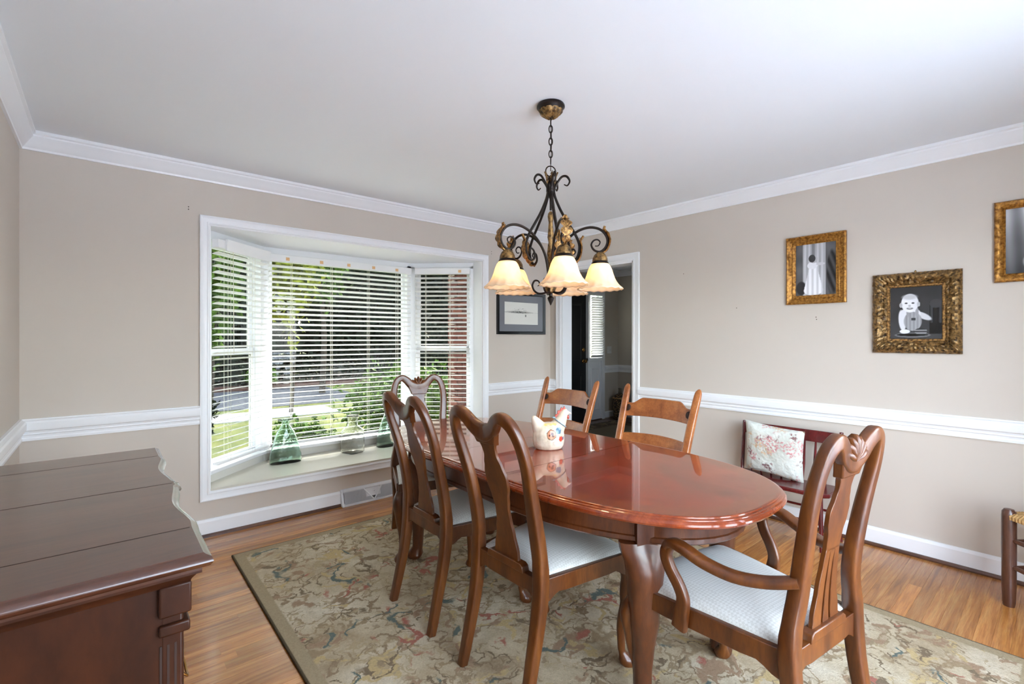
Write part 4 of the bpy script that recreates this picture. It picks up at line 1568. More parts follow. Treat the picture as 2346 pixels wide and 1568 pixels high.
o1 = oak_chair('golden oak ladder-back chair in front of the hall opening')
o1.location = (-1.255, -1.290, RUGZ)
o1.rotation_euler = (0, 0, rad(90))
o2 = copy_tree(o1)
o2['label'] = 'golden oak ladder-back chair in front of the chair rail'
o2.location = (-1.250, -2.045, RUGZ)
o2.rotation_euler = (0, 0, rad(90))

# ------------------------------------------------------------------ sideboard
sb = thing('sideboard', 'dark cherry sideboard with a moulded top along the wall', 'sideboard', (XL + 0.005, -1.961, 0.0))
# local: x from the wall to the front, y along the wall
SL, SD, SZ = 0.626, 0.515, 0.875


def front_x(yv):
    a = abs(yv)
    if a > 0.455:
        return 0.0
    # scalloped sections between the grooves
    t = (a % 0.4375) / 0.4375
    e = 0.0
    if a < 0.4375:
        e = -0.013 * math.sin(PI * min(1, max(0, (t - 0.06) / 0.82))) + 0.003 * math.sin(3 * PI * t)
    if a < 0.03:
        e += 0.006
    return e


ys = [-SL + 2 * SL * i / 120 for i in range(121)]
TOPP = [(0.018, -0.036), (0.018, -0.030), (0.006, -0.026), (0.0, -0.017), (0.003, -0.008), (0.010, -0.004), (0.013, -0.003), (0.016, 0.0)]


def top_loop(ins):
    pts = [(0.0, -SL + ins)]
    for i, yv in enumerate(ys):
        yy = max(-SL + ins, min(SL - ins, yv))
        pts.append((SD - ins + front_x(yv), yy))
    pts.append((0.0, SL - ins))
    return pts


mb = MB()
rings = [[(x, yv, SZ + dz) for x, yv in top_loop(ins)] for ins, dz in TOPP]
mb.loft(rings, cap=False)
tl_ = rings[-1]
mb.add(tl_, [tuple(range(len(tl_)))])
tp = mb.build('top', 'boardtop', sb, angle=45)
for gy in (-0.4375, 0.0, 0.4375):
    MB().box(0.0, SD - 0.02 + front_x(gy), gy - 0.0014, gy + 0.0014, SZ - 0.0004, SZ + 0.0004).build('groove', 'groove', tp, smooth=False)
mb = MB()
rings = [[(max(0, x - 0.0), yv, z) for x, yv in [(0, -SL + i_), (SD - i_, -SL + i_), (SD - i_, SL - i_), (0, SL - i_)]] for i_, z in ((0.018, SZ - 0.036), (0.018, SZ - 0.041), (0.026, SZ - 0.044), (0.034, SZ - 0.054), (0.036, SZ - 0.060))]
mb.loft(rings, cap=False)
mb.build('cornice', 'board', sb, angle=30)
bz0, bz1 = 0.09, SZ - 0.058
MB().box(0.0, SD - 0.075, -SL + 0.045, SL - 0.045, bz0, bz1).build('body', 'board', sb, bevel=0.003)
# corner pilasters with capital and flutes
for s in (-1, 1):
    cx_, cy_ = SD - 0.068, s * (SL - 0.068)
    mb = MB()
    mb.box(cx_ - 0.018, cx_ + 0.022, cy_ - 0.024, cy_ + 0.024, bz0, bz1)
    pil = mb.build('pilaster', 'board', sb, bevel=0.006)
    for nm_, z0, z1, g_ in (('capital', bz1 - 0.062, bz1, 0.012), ('collar_bead', bz1 - 0.100, bz1 - 0.078, 0.010), ('pilaster_base', bz0, bz0 + 0.06, 0.008)):
        MB().box(cx_ - 0.020, cx_ + 0.022 + g_, cy_ - 0.024 - g_, cy_ + 0.024 + g_, z0, z1).build(nm_, 'board', pil, bevel=0.004, seg=3)
    mb = MB()
    for o_ in (-0.012, 0.0, 0.012):
        mb.box(cx_ + 0.0205, cx_ + 0.0228, cy_ + o_ - 0.002, cy_ + o_ + 0.002, bz0 + 0.08, bz1 - 0.12)
        mb.box(cx_ - 0.004 + o_ - 0.002, cx_ - 0.004 + o_ + 0.002, cy_ + s * 0.0228, cy_ + s * 0.0246, bz0 + 0.08, bz1 - 0.12)
    mb.build('flute', 'groove', pil, smooth=False)
# drawers and doors across the front
for j, (z0, z1, xo) in enumerate(((0.66, 0.79, 0.0), (0.40, 0.64, 0.006), (0.13, 0.38, 0.010))):
    for k, (y0, y1) in enumerate(((-0.53, -0.19), (-0.18, 0.18), (0.19, 0.53))):
        n = 10
        mb = MB()
        rings = []
        for i in range(n + 1):
            t = i / n
            yv = y0 + (y1 - y0) * t
            bow = 0.020 * math.sin(PI * t)
            x0 = SD - 0.076
            xf = SD - 0.058 + xo + bow
            rings.append([(x0, yv, z0), (xf - 0.012, yv, z0), (xf, yv, z0 + 0.012), (xf, yv, z1 - 0.012), (xf - 0.012, yv, z1), (x0, yv, z1)])
        mb.loft(rings)
        dw = mb.build('drawer', 'board', sb, angle=30)
        ym, zm, xm = (y0 + y1) / 2, (z0 + z1) / 2, SD - 0.038 + xo
        mb = MB()
        mb.sweep(cat_pts([(xm, ym - 0.045, zm + 0.01), (xm + 0.012, ym - 0.04, zm - 0.006), (xm + 0.014, ym, zm - 0.016), (xm + 0.012, ym + 0.04, zm - 0.006), (xm, ym + 0.045, zm + 0.01)], 4), (0.003, 0.003), (0, 0, 1), 8)
        for s in (-1, 1):
            mb.sphere((xm - 0.002, ym + s * 0.045, zm + 0.01), (0.006, 0.010, 0.010), 10, 6)
        mb.build('pull', 'brass', dw)
MB().box(0.01, SD - 0.05, -SL + 0.035, SL - 0.035, 0.05, bz0).build('plinth', 'board', sb, bevel=0.006)
for sx in (0.05, SD - 0.09):
    for s in (-1, 1):
        MB().lathe([(0.024, 0.0), (0.030, 0.01), (0.030, 0.03), (0.024, 0.052)], 14, (sx, s * (SL - 0.075), 0.0)).build('foot', 'board', sb)

# ------------------------------------------------------------------ chandelier
CHX, CHY = -2.074, -2.076
ch = thing('chandelier', 'bronze scrolled chandelier with five alabaster bell shades over the table', 'chandelier', (CHX, CHY, 2.44))
Z = lambda z: z - 2.44
FWv = Vector((math.sin(YAW), math.cos(YAW), 0))
RTv = Vector((math.cos(YAW), -math.sin(YAW), 0))


def cdir(phi):
    return -FWv * math.cos(phi) + RTv * math.sin(phi)


can = MB().lathe([(0.064, 0.0), (0.068, -0.006), (0.068, -0.014), (0.060, -0.022), (0.058, -0.026), (0.050, -0.036), (0.036, -0.048), (0.020, -0.058), (0.008, -0.062), (0.004, -0.066)], 32).build('canopy', 'iron', ch)
MB().lathe([(0.0575, -0.0255), (0.056, -0.032), (0.046, -0.044), (0.030, -0.056), (0.018, -0.0635), (0.012, -0.064)], 40, rfn=lambda r, z, a, k: (r * (1 + 0.04 * math.cos(10 * a)), z - 0.003 * abs(math.cos(5 * a)))).build('leaf_relief', 'oldgold', can)
zc = Z(2.372)
k = 0
while zc - 0.034 > Z(2.150):
    mb = MB()
    pts = []
    for i in range(16):
        a = 2 * PI * i / 16
        u_ = 0.0085 * math.cos(a)
        w_ = 0.0185 * math.sin(a)
        pts.append((u_ if k % 2 else 0.0, 0.0 if k % 2 else u_, zc - 0.0185 + w_))
    # turn links so that every second one shows its face
    mb.sweep(pts, (0.0026, 0.0026), (0, 1, 0) if k % 2 else (1, 0, 0), 6, closed=True)
    mb.xform(Matrix.Rotation(-YAW, 4, 'Z'))
    mb.build('chain_link', 'iron', ch)
    zc -= 0.0302
    k += 1
MB().sweep([(0.002, 0.001, Z(2.38)), (0.004, -0.002, Z(2.26)), (0.001, 0.002, Z(2.12))], (0.0018, 0.0018), (1, 0, 0), 6).build('lamp_wire', 'iron', ch)
mb = MB()
pts = [(0.026 * math.cos(2 * PI * i / 20), 0, Z(2.118) + 0.026 * math.sin(2 * PI * i / 20)) for i in range(20)]
mb.sweep(pts, (0.003, 0.003), (0, 1, 0), 6, closed=True)
mb.xform(Matrix.Rotation(-YAW + 0.3, 4, 'Z'))
mb.build('loop', 'iron', ch)
MB().lathe([(0.004, Z(2.100)), (0.012, Z(2.090)), (0.016, Z(2.07)), (0.022, Z(2.045)), (0.022, Z(2.02)), (0.016, Z(2.005)), (0.006, Z(1.985)), (0.005, Z(1.93))], 18).build('hub', 'iron', ch)
MB().lathe([(0.004, Z(1.925)), (0.012, Z(1.915)), (0.014, Z(1.90)), (0.009, Z(1.87)), (0.012, Z(1.84)), (0.015, Z(1.80)), (0.010, Z(1.775)), (0.013, Z(1.76)), (0.018, Z(1.72)), (0.012, Z(1.68)), (0.008, Z(1.62)), (0.016, Z(1.575)), (0.026, Z(1.555)), (0.020, Z(1.535)), (0.008, Z(1.527))], 20,
           rfn=lambda r, z, a, k: (r * (1 + 0.10 * math.cos(6 * a + z * 60)), z)).build('column', 'oldgold', ch)
MB().lathe([(0.005, Z(1.53)), (0.010, Z(1.525)), (0.008, Z(1.515)), (0.017, Z(1.505)), (0.014, Z(1.495)), (0.008, Z(1.483)), (0.002, Z(1.470))], 14).build('finial', 'iron', ch)

ARM = [(0.012, 1.560), (0.013, 1.61), (0.020, 1.665), (0.030, 1.705), (0.044, 1.737), (0.062, 1.766), (0.086, 1.793), (0.122, 1.820), (0.160, 1.836), (0.196, 1.840), (0.233, 1.830), (0.259, 1.806), (0.270, 1.775), (0.261, 1.743), (0.235, 1.723), (0.207, 1.732), (0.194, 1.756),
       (0.204, 1.776), (0.222, 1.781), (0.235, 1.769), (0.227, 1.752), (0.211, 1.751)]
ROD = [(0.013, 2.030), (0.022, 1.99), (0.040, 1.945), (0.060, 1.905), (0.088, 1.858), (0.112, 1.819), (0.131, 1.779), (0.138, 1.745), (0.130, 1.704), (0.108, 1.679), (0.090, 1.696), (0.094, 1.726), (0.110, 1.738), (0.119, 1.724), (0.110, 1.711)]
TOPS = [(0.012, 2.020), (0.022, 2.045), (0.036, 2.068), (0.055, 2.090), (0.077, 2.090), (0.091, 2.067), (0.080, 2.046), (0.064, 2.052)]
LOW = [(0.006, 1.540), (0.030, 1.530), (0.058, 1.528), (0.080, 1.542), (0.089, 1.568), (0.078, 1.590), (0.060, 1.588), (0.054, 1.572), (0.064, 1.564)]


def rz_path(tab, phi, k=5):
    d = cdir(phi)
    return [Vector((d.x * q.x, d.y * q.x, Z(q.z))) for q in cat_pts([(r, 0, z) for r, z in tab], k)], Vector((-d.y, d.x, 0))


def taper(n, r, tail=0.35, start=0.6):
    return [(r * (1 if i < n * start else 1 - (1 - tail) * (i - n * start) / (n * (1 - start))),) * 2 for i in range(n)]


def acanthus(path, side, W, name, parent, mat='gilt', curl=0.006):
    """lobed leaf laid along a path"""
    path = cat_pts(path, 3)
    n = len(path)
    L_, C_, R_ = [], [], []
    for i, q in enumerate(path):
        t = i / (n - 1)
        w = W * (math.sin(PI * min(1, 0.08 + 0.92 * t)) ** 0.65) * (0.45 + 0.55 * abs(math.sin(4.5 * PI * t)))
        T = (path[min(i + 1, n - 1)] - path[max(0, i - 1)]).normalized()
        nr = side.cross(T).normalized()
        L_.append(q + side * w - nr * curl)
        R_.append(q - side * w - nr * curl)
        C_.append(q + nr * 0.002)
    mb = MB()
    mb.loft([L_, C_, R_], cap=False, closed=False)
    o = mb.build(name, mat, parent, angle=80)
    m_ = o.modifiers.new('solid', 'SOLIDIFY')
    m_.thickness = 0.0016
    return o


SHP = [(0.030, 0.002), (0.034, -0.001), (0.040, -0.006), (0.047, -0.016), (0.054, -0.032), (0.060, -0.052), (0.067, -0.072), (0.077, -0.091), (0.090, -0.108), (0.101, -0.118), (0.107, -0.124)]
for k in range(5):
    phi = rad(9.3 + 72 * k)
    d = cdir(phi)
    p_, sd_ = rz_path(ARM, phi)
    a_ = MB().sweep(p_, taper(len(p_), 0.0062), sd_, 8).build('arm', 'iron', ch)
    i0, i1 = 10 * 5 + 2, 14 * 5
    lp = [q + (q - Vector((d.x * 0.235, d.y * 0.235, Z(1.775)))).normalized() * 0.006 for q in p_[i0:i1]]
    tipd = (lp[0] - lp[1]).normalized()
    lp = [lp[0] + Vector((d.x * 0.008, d.y * 0.008, 0.018)), lp[0] + Vector((d.x * 0.004, d.y * 0.004, 0.008))] + lp
    acanthus(lp, sd_, 0.028, 'arm_leaf', a_, curl=0.008)
    p_, sd_ = rz_path(ROD, phi)
    r_ = MB().sweep(p_, taper(len(p_), 0.0066), sd_, 8).build('rod', 'iron', ch)
    lp = [q + Vector((d.x * 0.008, d.y * 0.008, -0.003)) for q in p_[6 * 5:10 * 5]]
    lp = [lp[0] + Vector((d.x * 0.016, d.y * 0.016, 0.026))] + lp
    acanthus(lp, sd_, 0.020, 'rod_leaf', r_, curl=0.007)
    p_, sd_ = rz_path(TOPS, phi)
    MB().sweep(p_, taper(len(p_), 0.0055), sd_, 8).build('top_scroll', 'iron', ch)
    p_, sd_ = rz_path(LOW, phi + rad(36))
    MB().sweep(p_, taper(len(p_), 0.0050), sd_, 8).build('lower_scroll', 'iron', ch)
    lp = [Vector((d.x * r, d.y * r, Z(z))) for r, z in ((0.018, 2.050), (0.024, 2.070), (0.028, 2.092), (0.036, 2.112))]
    acanthus(cat_pts(lp, 3), Vector((-d.y, d.x, 0)), 0.010, 'top_leaf', ch, 'oldgold')
    # socket cap, shade and lit bulb
    c = Vector((d.x * 0.235, d.y * 0.235, Z(1.666)))
    cp = MB().lathe([(0.008, 0.056), (0.014, 0.052), (0.024, 0.042), (0.031, 0.026), (0.033, 0.010), (0.039, 0.006), (0.041, 0.000), (0.037, -0.006), (0.026, -0.006)], 24, tuple(c)).build('socket_cap', 'iron', ch)
    MB().lathe([(0.015, 0.0525), (0.026, 0.042), (0.0335, 0.026), (0.0355, 0.011)], 40, tuple(c), rfn=lambda r, z, a, k: (r * (1 + 0.035 * math.cos(8 * a)), z)).build('cap_relief', 'oldgold', cp)
    mb = MB()

    def ruf(r, z, a, kk):
        t = max(0, (kk - 6) / 4)
        return r * (1 + 0.012 * t * math.cos(16 * a)), z + 0.0022 * t * math.cos(16 * a)
    mb.lathe(SHP, 84, tuple(c), rfn=ruf, cap=False)
    sh = mb.build('glass_shade', 'shade', ch, angle=70)
    m_ = sh.modifiers.new('solid', 'SOLIDIFY')
    m_.thickness = 0.003
    MB().lathe([(0.010, -0.002), (0.014, -0.03), (0.024, -0.052), (0.027, -0.068), (0.020, -0.086), (0.004, -0.093)], 14, tuple(c)).build('bulb', 'bulb', cp)

# ------------------------------------------------------------------ pictures


def print_grid(a0, b0, a1, b1, fn, paint, nm, parent, nx=56, ny=70):
    """flat print: every vertex gets its painted tone"""
    vs_, cols = [], []
    for j in range(ny + 1):
        for i in range(nx + 1):
            u_, v_ = i / nx, j / ny
            vs_.append(fn(a0 + (a1 - a0) * u_, b0 + (b1 - b0) * v_))
            c = paint(u_, v_)
            if not isinstance(c, tuple):
                c = (c, c, c * 1.02)
            cols.append((c[0] ** 2.2, c[1] ** 2.2, c[2] ** 2.2, 1.0))
    fs_ = [(j * (nx + 1) + i, j * (nx + 1) + i + 1, (j + 1) * (nx + 1) + i + 1, (j + 1) * (nx + 1) + i) for j in range(ny) for i in range(nx)]
    me = bpy.data.meshes.new(nm)
    me.from_pydata(vs_, [], fs_)
    at = me.color_attributes.new('print', 'FLOAT_COLOR', 'POINT')
    at.data.foreach_set('color', [x for c in cols for x in c])
    me.materials.append(M['print'])
    o = bpy.data.objects.new(nm, me)
    COL.objects.link(o)
    o.parent = parent
    return o


def nz(x, y_, s=6.0, sd=0.0):
    return mnoise.noise(Vector((x * s + sd, y_ * s - sd, sd)))


def ell(u_, v_, cx, cy, rx, ry, soft=0.08, rot=0.0):
    dx, dy = u_ - cx, v_ - cy
    if rot:
        dx, dy = dx * math.cos(rot) + dy * math.sin(rot), -dx * math.sin(rot) + dy * math.cos(rot)
    q = math.sqrt((dx / rx) ** 2 + (dy / ry) ** 2)
    return max(0.0, min(1.0, (1 - q) / soft + 0.5))


def lay(base, m, tone):
    return base + (tone - base) * m


def paint_standing(u_, v_):
    g = 0.36 + 0.05 * nz(u_, v_, 5, 1)
    # pale curtain behind a child in a long white dress
    if 0.18 < u_ < 0.74:
        g = 0.72 + 0.14 * math.sin(u_ * 60) * 0.5 + 0.05 * nz(u_ * 3, v_ * 0.4, 6)
    if 0.40 < u_ < 0.48 and v_ > 0.7:
        g = 0.5
    chair_ = ell(u_, v_, 0.90, 0.42, 0.13, 0.42, 0.2)
    g = lay(g, chair_ * (0.6 + 0.4 * math.sin(u_ * 40 + v_ * 20)), 0.14)
    g = lay(g, ell(u_, v_, 0.14, 0.15, 0.13, 0.13, 0.2), 0.2)
    for k in range(9):
        t = k / 8
        g = lay(g, ell(u_, v_, 0.44, 0.10 + 0.42 * t, 0.24 - 0.14 * t, 0.10), 0.96 - 0.16 * abs(math.sin(u_ * 26)) ** 3)
    g = lay(g, ell(u_, v_, 0.42, 0.58, 0.13, 0.07), 0.90)
    g = lay(g, ell(u_, v_, 0.62, 0.60, 0.11, 0.025), 0.78)
    g = lay(g, ell(u_, v_, 0.45, 0.70, 0.095, 0.075), 0.70)
    g = lay(g, ell(u_, v_, 0.41, 0.715, 0.085, 0.075), 0.26)
    return max(0.03, min(0.97, g))


def paint_baby(u_, v_):
    g = 0.20 + 0.05 * (1 - v_) + 0.02 * nz(u_, v_, 4, 2)
    g = lay(g, ell(u_, v_, 0.44, 0.08, 0.34, 0.045), 0.45)
    g = lay(g, ell(u_, v_, 0.44, 0.085, 0.30, 0.025), 0.10)
    ch_ = 1.0 if (0.76 < u_ < 0.98 and 0.10 < v_ < 0.70) else 0
    g = lay(g, ch_ * 0.9, 0.07 + 0.18 * max(0, math.sin((u_ - 0.76) * 40)) * (v_ > 0.3))
    g = lay(g, ell(u_, v_, 0.88, 0.66, 0.12, 0.08), 0.25)
    # arms, body in overalls
    g = lay(g, ell(u_, v_, 0.25, 0.36, 0.07, 0.20, 0.2, 0.10), 0.86)
    g = lay(g, ell(u_, v_, 0.30, 0.15, 0.10, 0.04, 0.2), 0.90)
    g = lay(g, ell(u_, v_, 0.64, 0.44, 0.17, 0.055, 0.25, -0.42), 0.80)
    g = lay(g, ell(u_, v_, 0.40, 0.48, 0.20, 0.12), 0.86)
    g = lay(g, ell(u_, v_, 0.45, 0.34, 0.17, 0.18), 0.60 + 0.05 * math.sin(u_ * 90))
    g = lay(g, ell(u_, v_, 0.36, 0.51, 0.03, 0.09, 0.3), 0.60)
    g = lay(g, ell(u_, v_, 0.53, 0.51, 0.03, 0.09, 0.3), 0.60)
    if abs(u_ - 0.46) < 0.040 and abs(v_ - 0.38) < 0.022:
        g = 0.25
    g = lay(g, ell(u_, v_, 0.60, 0.15, 0.12, 0.06), 0.55 if math.sin(v_ * 120) > 0 else 0.2)
    # head
    g = lay(g, ell(u_, v_, 0.395, 0.685, 0.165, 0.175), 0.90 - 0.18 * max(0, u_ - 0.42) * 3)
    g = lay(g, ell(u_, v_, 0.390, 0.800, 0.135, 0.050, 0.6), 0.74)
    g = lay(g, ell(u_, v_, 0.225, 0.65, 0.03, 0.045), 0.7)
    g = lay(g, ell(u_, v_, 0.56, 0.66, 0.03, 0.045), 0.7)
    for ex in (0.325, 0.455):
        g = lay(g, ell(u_, v_, ex, 0.685, 0.028, 0.014, 0.5), 0.25)
    g = lay(g, ell(u_, v_, 0.39, 0.635, 0.025, 0.02, 0.6), 0.70)
    g = lay(g, ell(u_, v_, 0.395, 0.585, 0.060, 0.020, 0.5), 0.35)
    g = lay(g, ell(u_, v_, 0.395, 0.592, 0.040, 0.008, 0.5), 0.92)
    return max(0.03, min(0.97, g))


def paint_seated(u_, v_):
    g = 0.62 + 0.14 * math.sin(u_ * 22 + 1.5 * v_) + 0.05 * nz(u_, v_, 3, 4)
    g *= 0.45 + 0.62 * v_
    g = lay(g, ell(u_, v_, 0.58, 0.18, 0.34, 0.20), 0.70 + 0.12 * math.sin(u_ * 30 - v_ * 16))
    g = lay(g, ell(u_, v_, 0.60, 0.46, 0.20, 0.20), 0.80)
    g = lay(g, ell(u_, v_, 0.50, 0.40, 0.16, 0.04, 0.3, 0.2), 0.74)
    g = lay(g, ell(u_, v_, 0.62, 0.70, 0.11, 0.10), 0.78)
    g = lay(g, ell(u_, v_, 0.62, 0.755, 0.13, 0.085), 0.14)
    return max(0.03, min(0.97, g))


def wall_picture(name, label, ya, yb2, z0, z1, prof, mat, paint, ornate=0.0, nseg=1, tilt=0.0, sub=None):
    """picture on the right wall; ya is the end nearer the hall"""
    o = thing(name, label, 'picture', (0, (ya + yb2) / 2, z0))
    hw, H = abs(yb2 - ya) / 2, z1 - z0
    fn = lambda a, b, d: (-d - tilt * b, -a, b)
    rr = random.Random(3)

    def disp(a, b, li):
        if li in (0, len(prof) - 1) or ornate == 0:
            return 0
        return ornate * (mnoise.noise(Vector((a * 62, b * 62, li * 0.5))) + 0.7 * math.sin(a * 190 + 3 * math.sin(b * 60)) * math.sin(b * 190 + 3 * math.sin(a * 60)))
    mb = MB()
    frame_mould(mb, -hw, 0.0, hw, H, prof, fn, nseg, disp if ornate else None)
    mb.build('frame', mat, o, angle=40)
    ins, dd = prof[-1]
    if sub:
        mb = MB()
        frame_mould(mb, -hw + ins, ins, hw - ins, H - ins, [(-0.002, dd), (0.002, dd + 0.003), (0.010, dd + 0.002), (0.014, dd - 0.004), (0.014, dd - 0.006)], fn, 1)
        mb.build('inner_slip', sub, o, angle=40)
        ins += 0.012
    print_grid(-hw + ins - 0.002, ins - 0.002, hw - ins + 0.002, H - ins + 0.002, lambda a, b: fn(a, b, max(0.004, dd - 0.006)), paint, 'photograph', o, 110, 130)
    MB().box(-0.003, -0.001, -hw + 0.01, hw - 0.01, 0.01, H - 0.01).build('backing', 'groove', o)
    return o


P1 = [(0, 0.0), (0, 0.020), (0.008, 0.026), (0.014, 0.024), (0.018, 0.018), (0.036, 0.013), (0.040, 0.017), (0.048, 0.015), (0.056, 0.010), (0.060, 0.010)]
wall_picture('framed_photograph', 'gold framed photograph of a child in a long white dress', -2.390, -2.752, 1.548, 2.020, P1, 'gold', paint_standing, 0.0022, 26)
P2 = [(0, 0.0), (0, 0.012), (0.006, 0.022), (0.016, 0.034), (0.028, 0.040), (0.040, 0.036), (0.050, 0.028), (0.056, 0.022), (0.062, 0.024), (0.068, 0.018), (0.074, 0.012)]
f2 = wall_picture('framed_photograph', 'ornate antique gold framed photograph of a laughing baby in overalls', -2.893, -3.310, 1.220, 1.708, P2, 'oldgold', paint_baby, 0.0075, 72, 0.0, 'gilt')
MB().sphere((-0.004, 0.0, 0.492), (0.006, 0.006, 0.009), 8, 6).build('hanging_nail', 'oldgold', f2)
P3 = [(0, 0.0), (0, 0.018), (0.006, 0.026), (0.016, 0.028), (0.026, 0.022), (0.034, 0.014), (0.038, 0.016), (0.044, 0.010)]
wall_picture('framed_photograph', 'gold framed photograph of a seated figure before pale drapery', -3.437, -3.795, 1.614, 2.050, P3, 'gold', paint_seated, 0.0030, 30)

# sketch on the window wall
pk = thing('framed_sketch', 'black framed ink sketch with a grey mat between window and hall', 'picture', (-0.4225, 0.0, 1.352))
hw, H = 0.3325, 0.432
fnf = lambda a, b, d: (a, -d, b)
mb = MB()
frame_mould(mb, -hw, 0, hw, H, [(0, 0), (0, 0.020), (0.004, 0.024), (0.022, 0.020), (0.030, 0.014), (0.030, 0.006)], fnf)
mb.build('frame', 'frameblack', pk, angle=30)
mb = MB()
frame_mould(mb, -hw + 0.028, 0.028, hw - 0.028, H - 0.028, [(0, 0.008), (0.072, 0.008), (0.074, 0.006)], fnf)
mb.build('mat_board', 'mat', pk, angle=20)


def paint_sketch(u_, v_):
    g = 0.87
    m = ell(u_, v_, 0.42, 0.55, 0.32, 0.045, 0.8) * (0.5 + 0.5 * nz(u_, v_, 40, 1))
    m += ell(u_, v_, 0.45, 0.62, 0.18, 0.10, 0.7) * max(0, nz(u_, v_, 26, 3)) * 1.2
    m += ell(u_, v_, 0.62, 0.40, 0.02, 0.05, 0.5) * 0.7
    if abs(v_ - 0.54) < 0.012:
        m += 0.35 * (0.5 + nz(u_, 0, 14))
    g2 = max(0.2, g - 0.6 * max(0, min(1, m)))
    return (g2, g2 * 0.995, g2 * 0.96)


print_grid(-hw + 0.100, 0.100, hw - 0.100, H - 0.100, lambda a, b: (a, -0.0055, b), paint_sketch, 'sketch', pk, 90, 50)
MB().box(-hw + 0.01, hw - 0.01, -0.004, -0.001, 0.01, H - 0.01).build('backing', 'groove', pk)

# ------------------------------------------------------------------ ceramic hen on the table
hen = thing('ceramic_hen', 'painted cream ceramic hen on the dining table', 'ornament', (-2.022, -2.008, 0.757), rad(-36))
mb = MB()


def ring_at(c, nrm_a, nrm_b, ra, rb, n=20):
    return [tuple(Vector(c) + Vector(nrm_a) * (ra * math.cos(2 * PI * i / n)) + Vector(nrm_b) * (rb * math.sin(2 * PI * i / n))) for i in range(n)]


# body: rounded tub
mb.loft([ring_at((0.0, 0, z), (1, 0, 0), (0, 1, 0), a, b) for z, a, b in ((0.0, 0.060, 0.046), (0.004, 0.068, 0.053), (0.020, 0.077, 0.060), (0.045, 0.081, 0.064), (0.075, 0.080, 0.062), (0.100, 0.074, 0.056), (0.118, 0.060, 0.044), (0.130, 0.034, 0.026), (0.134, 0.010, 0.008))])
# tail
mb.loft([ring_at(c, (0.8, 0, 0.6), (0, 1, 0), a, b) for c, a, b in (((-0.030, 0, 0.080), 0.046, 0.048), ((-0.050, 0, 0.110), 0.036, 0.036), ((-0.066, 0, 0.138), 0.024, 0.024), ((-0.076, 0, 0.158), 0.013, 0.014), ((-0.079, 0, 0.164), 0.004, 0.005))])
# neck and head
mb.loft([ring_at(c, (0.86, 0, -0.5), (0, 1, 0), a, b) for c, a, b in (((0.030, 0, 0.085), 0.048, 0.048), ((0.052, 0, 0.120), 0.037, 0.037), ((0.068, 0, 0.150), 0.028, 0.027), ((0.080, 0, 0.176), 0.022, 0.020), ((0.088, 0, 0.192), 0.014, 0.013), ((0.091, 0, 0.198), 0.004, 0.004))])
mb.loft([ring_at(c, (0.2, 0, 0.98), (0, 1, 0), a, b, 12) for c, a, b in (((0.090, 0, 0.178), 0.012, 0.010), ((0.106, 0, 0.178), 0.008, 0.007), ((0.120, 0, 0.172), 0.002, 0.002))])
hb = mb.build('body', 'ceramic', hen, angle=80)
rm = hb.modifiers.new('merge', 'REMESH')
rm.mode = 'VOXEL'
rm.voxel_size = 0.0032
rm.use_smooth_shade = True
sm = hb.modifiers.new('soften', 'SMOOTH')
sm.iterations = 6
mb = MB()
poly_ = [(0.030, 0.150), (0.034, 0.170), (0.044, 0.172), (0.046, 0.190), (0.058, 0.190), (0.064, 0.208), (0.072, 0.200), (0.080, 0.213), (0.086, 0.200), (0.092, 0.196), (0.088, 0.186), (0.078, 0.186), (0.062, 0.170), (0.048, 0.146), (0.038, 0.138)]
mb.prism(poly_, lambda a, b: (a, -0.005, b), lambda a, b: (a, 0.005, b))
mb.build('comb', 'comb', hen, bevel=0.002)
mb = MB()
for s in (-1, 1):
    mb.sphere((0.098, s * 0.012, 0.158), (0.006, 0.004, 0.011), 8, 6)
mb.build('wattle', 'comb', hen)
mb = MB()
cc = Vector((0.058, 0, 0.130))
pts = [cc + Vector((0.80, 0, -0.60)) * (0.036 * math.cos(2 * PI * i / 24)) + Vector((0, 1, 0)) * (0.036 * math.sin(2 * PI * i / 24)) for i in range(24)]
mb.sweep(pts, (0.0032, 0.0032), (0, 0, 1), 6, closed=True)
mb.sphere((0.026, -0.006, 0.156), (0.010, 0.006, 0.005), 8, 6)
mb.build('collar', 'collar', hen)

# ------------------------------------------------------------------ bottles on the window seat


def sup_ring(z, a, b, p, n=36, cx=0.0, cy=0.0):
    e = 2 / p
    out = []
    for i in range(n):
        t = 2 * PI * i / n
        c, s = math.cos(t), math.sin(t)
        out.append((cx + a * math.copysign(abs(c) ** e, c), cy + b * math.copysign(abs(s) ** e, s), z))
    return out


def bottle(label, loc, rz, secs, mat, wall=0.004):
    o = thing('glass_bottle', label, 'bottle', loc, rz)
    mb = MB()
    rings = [sup_ring(*s) for s in secs]
    mb.loft(rings, cap=False)
    n = len(rings[0])
    mb.add(rings[0], [tuple(range(n - 1, -1, -1))])
    b = mb.build('body', mat, o, angle=60)
    s = b.modifiers.new('wall', 'SOLIDIFY')
    s.thickness = wall
    s.offset = -1
    return o


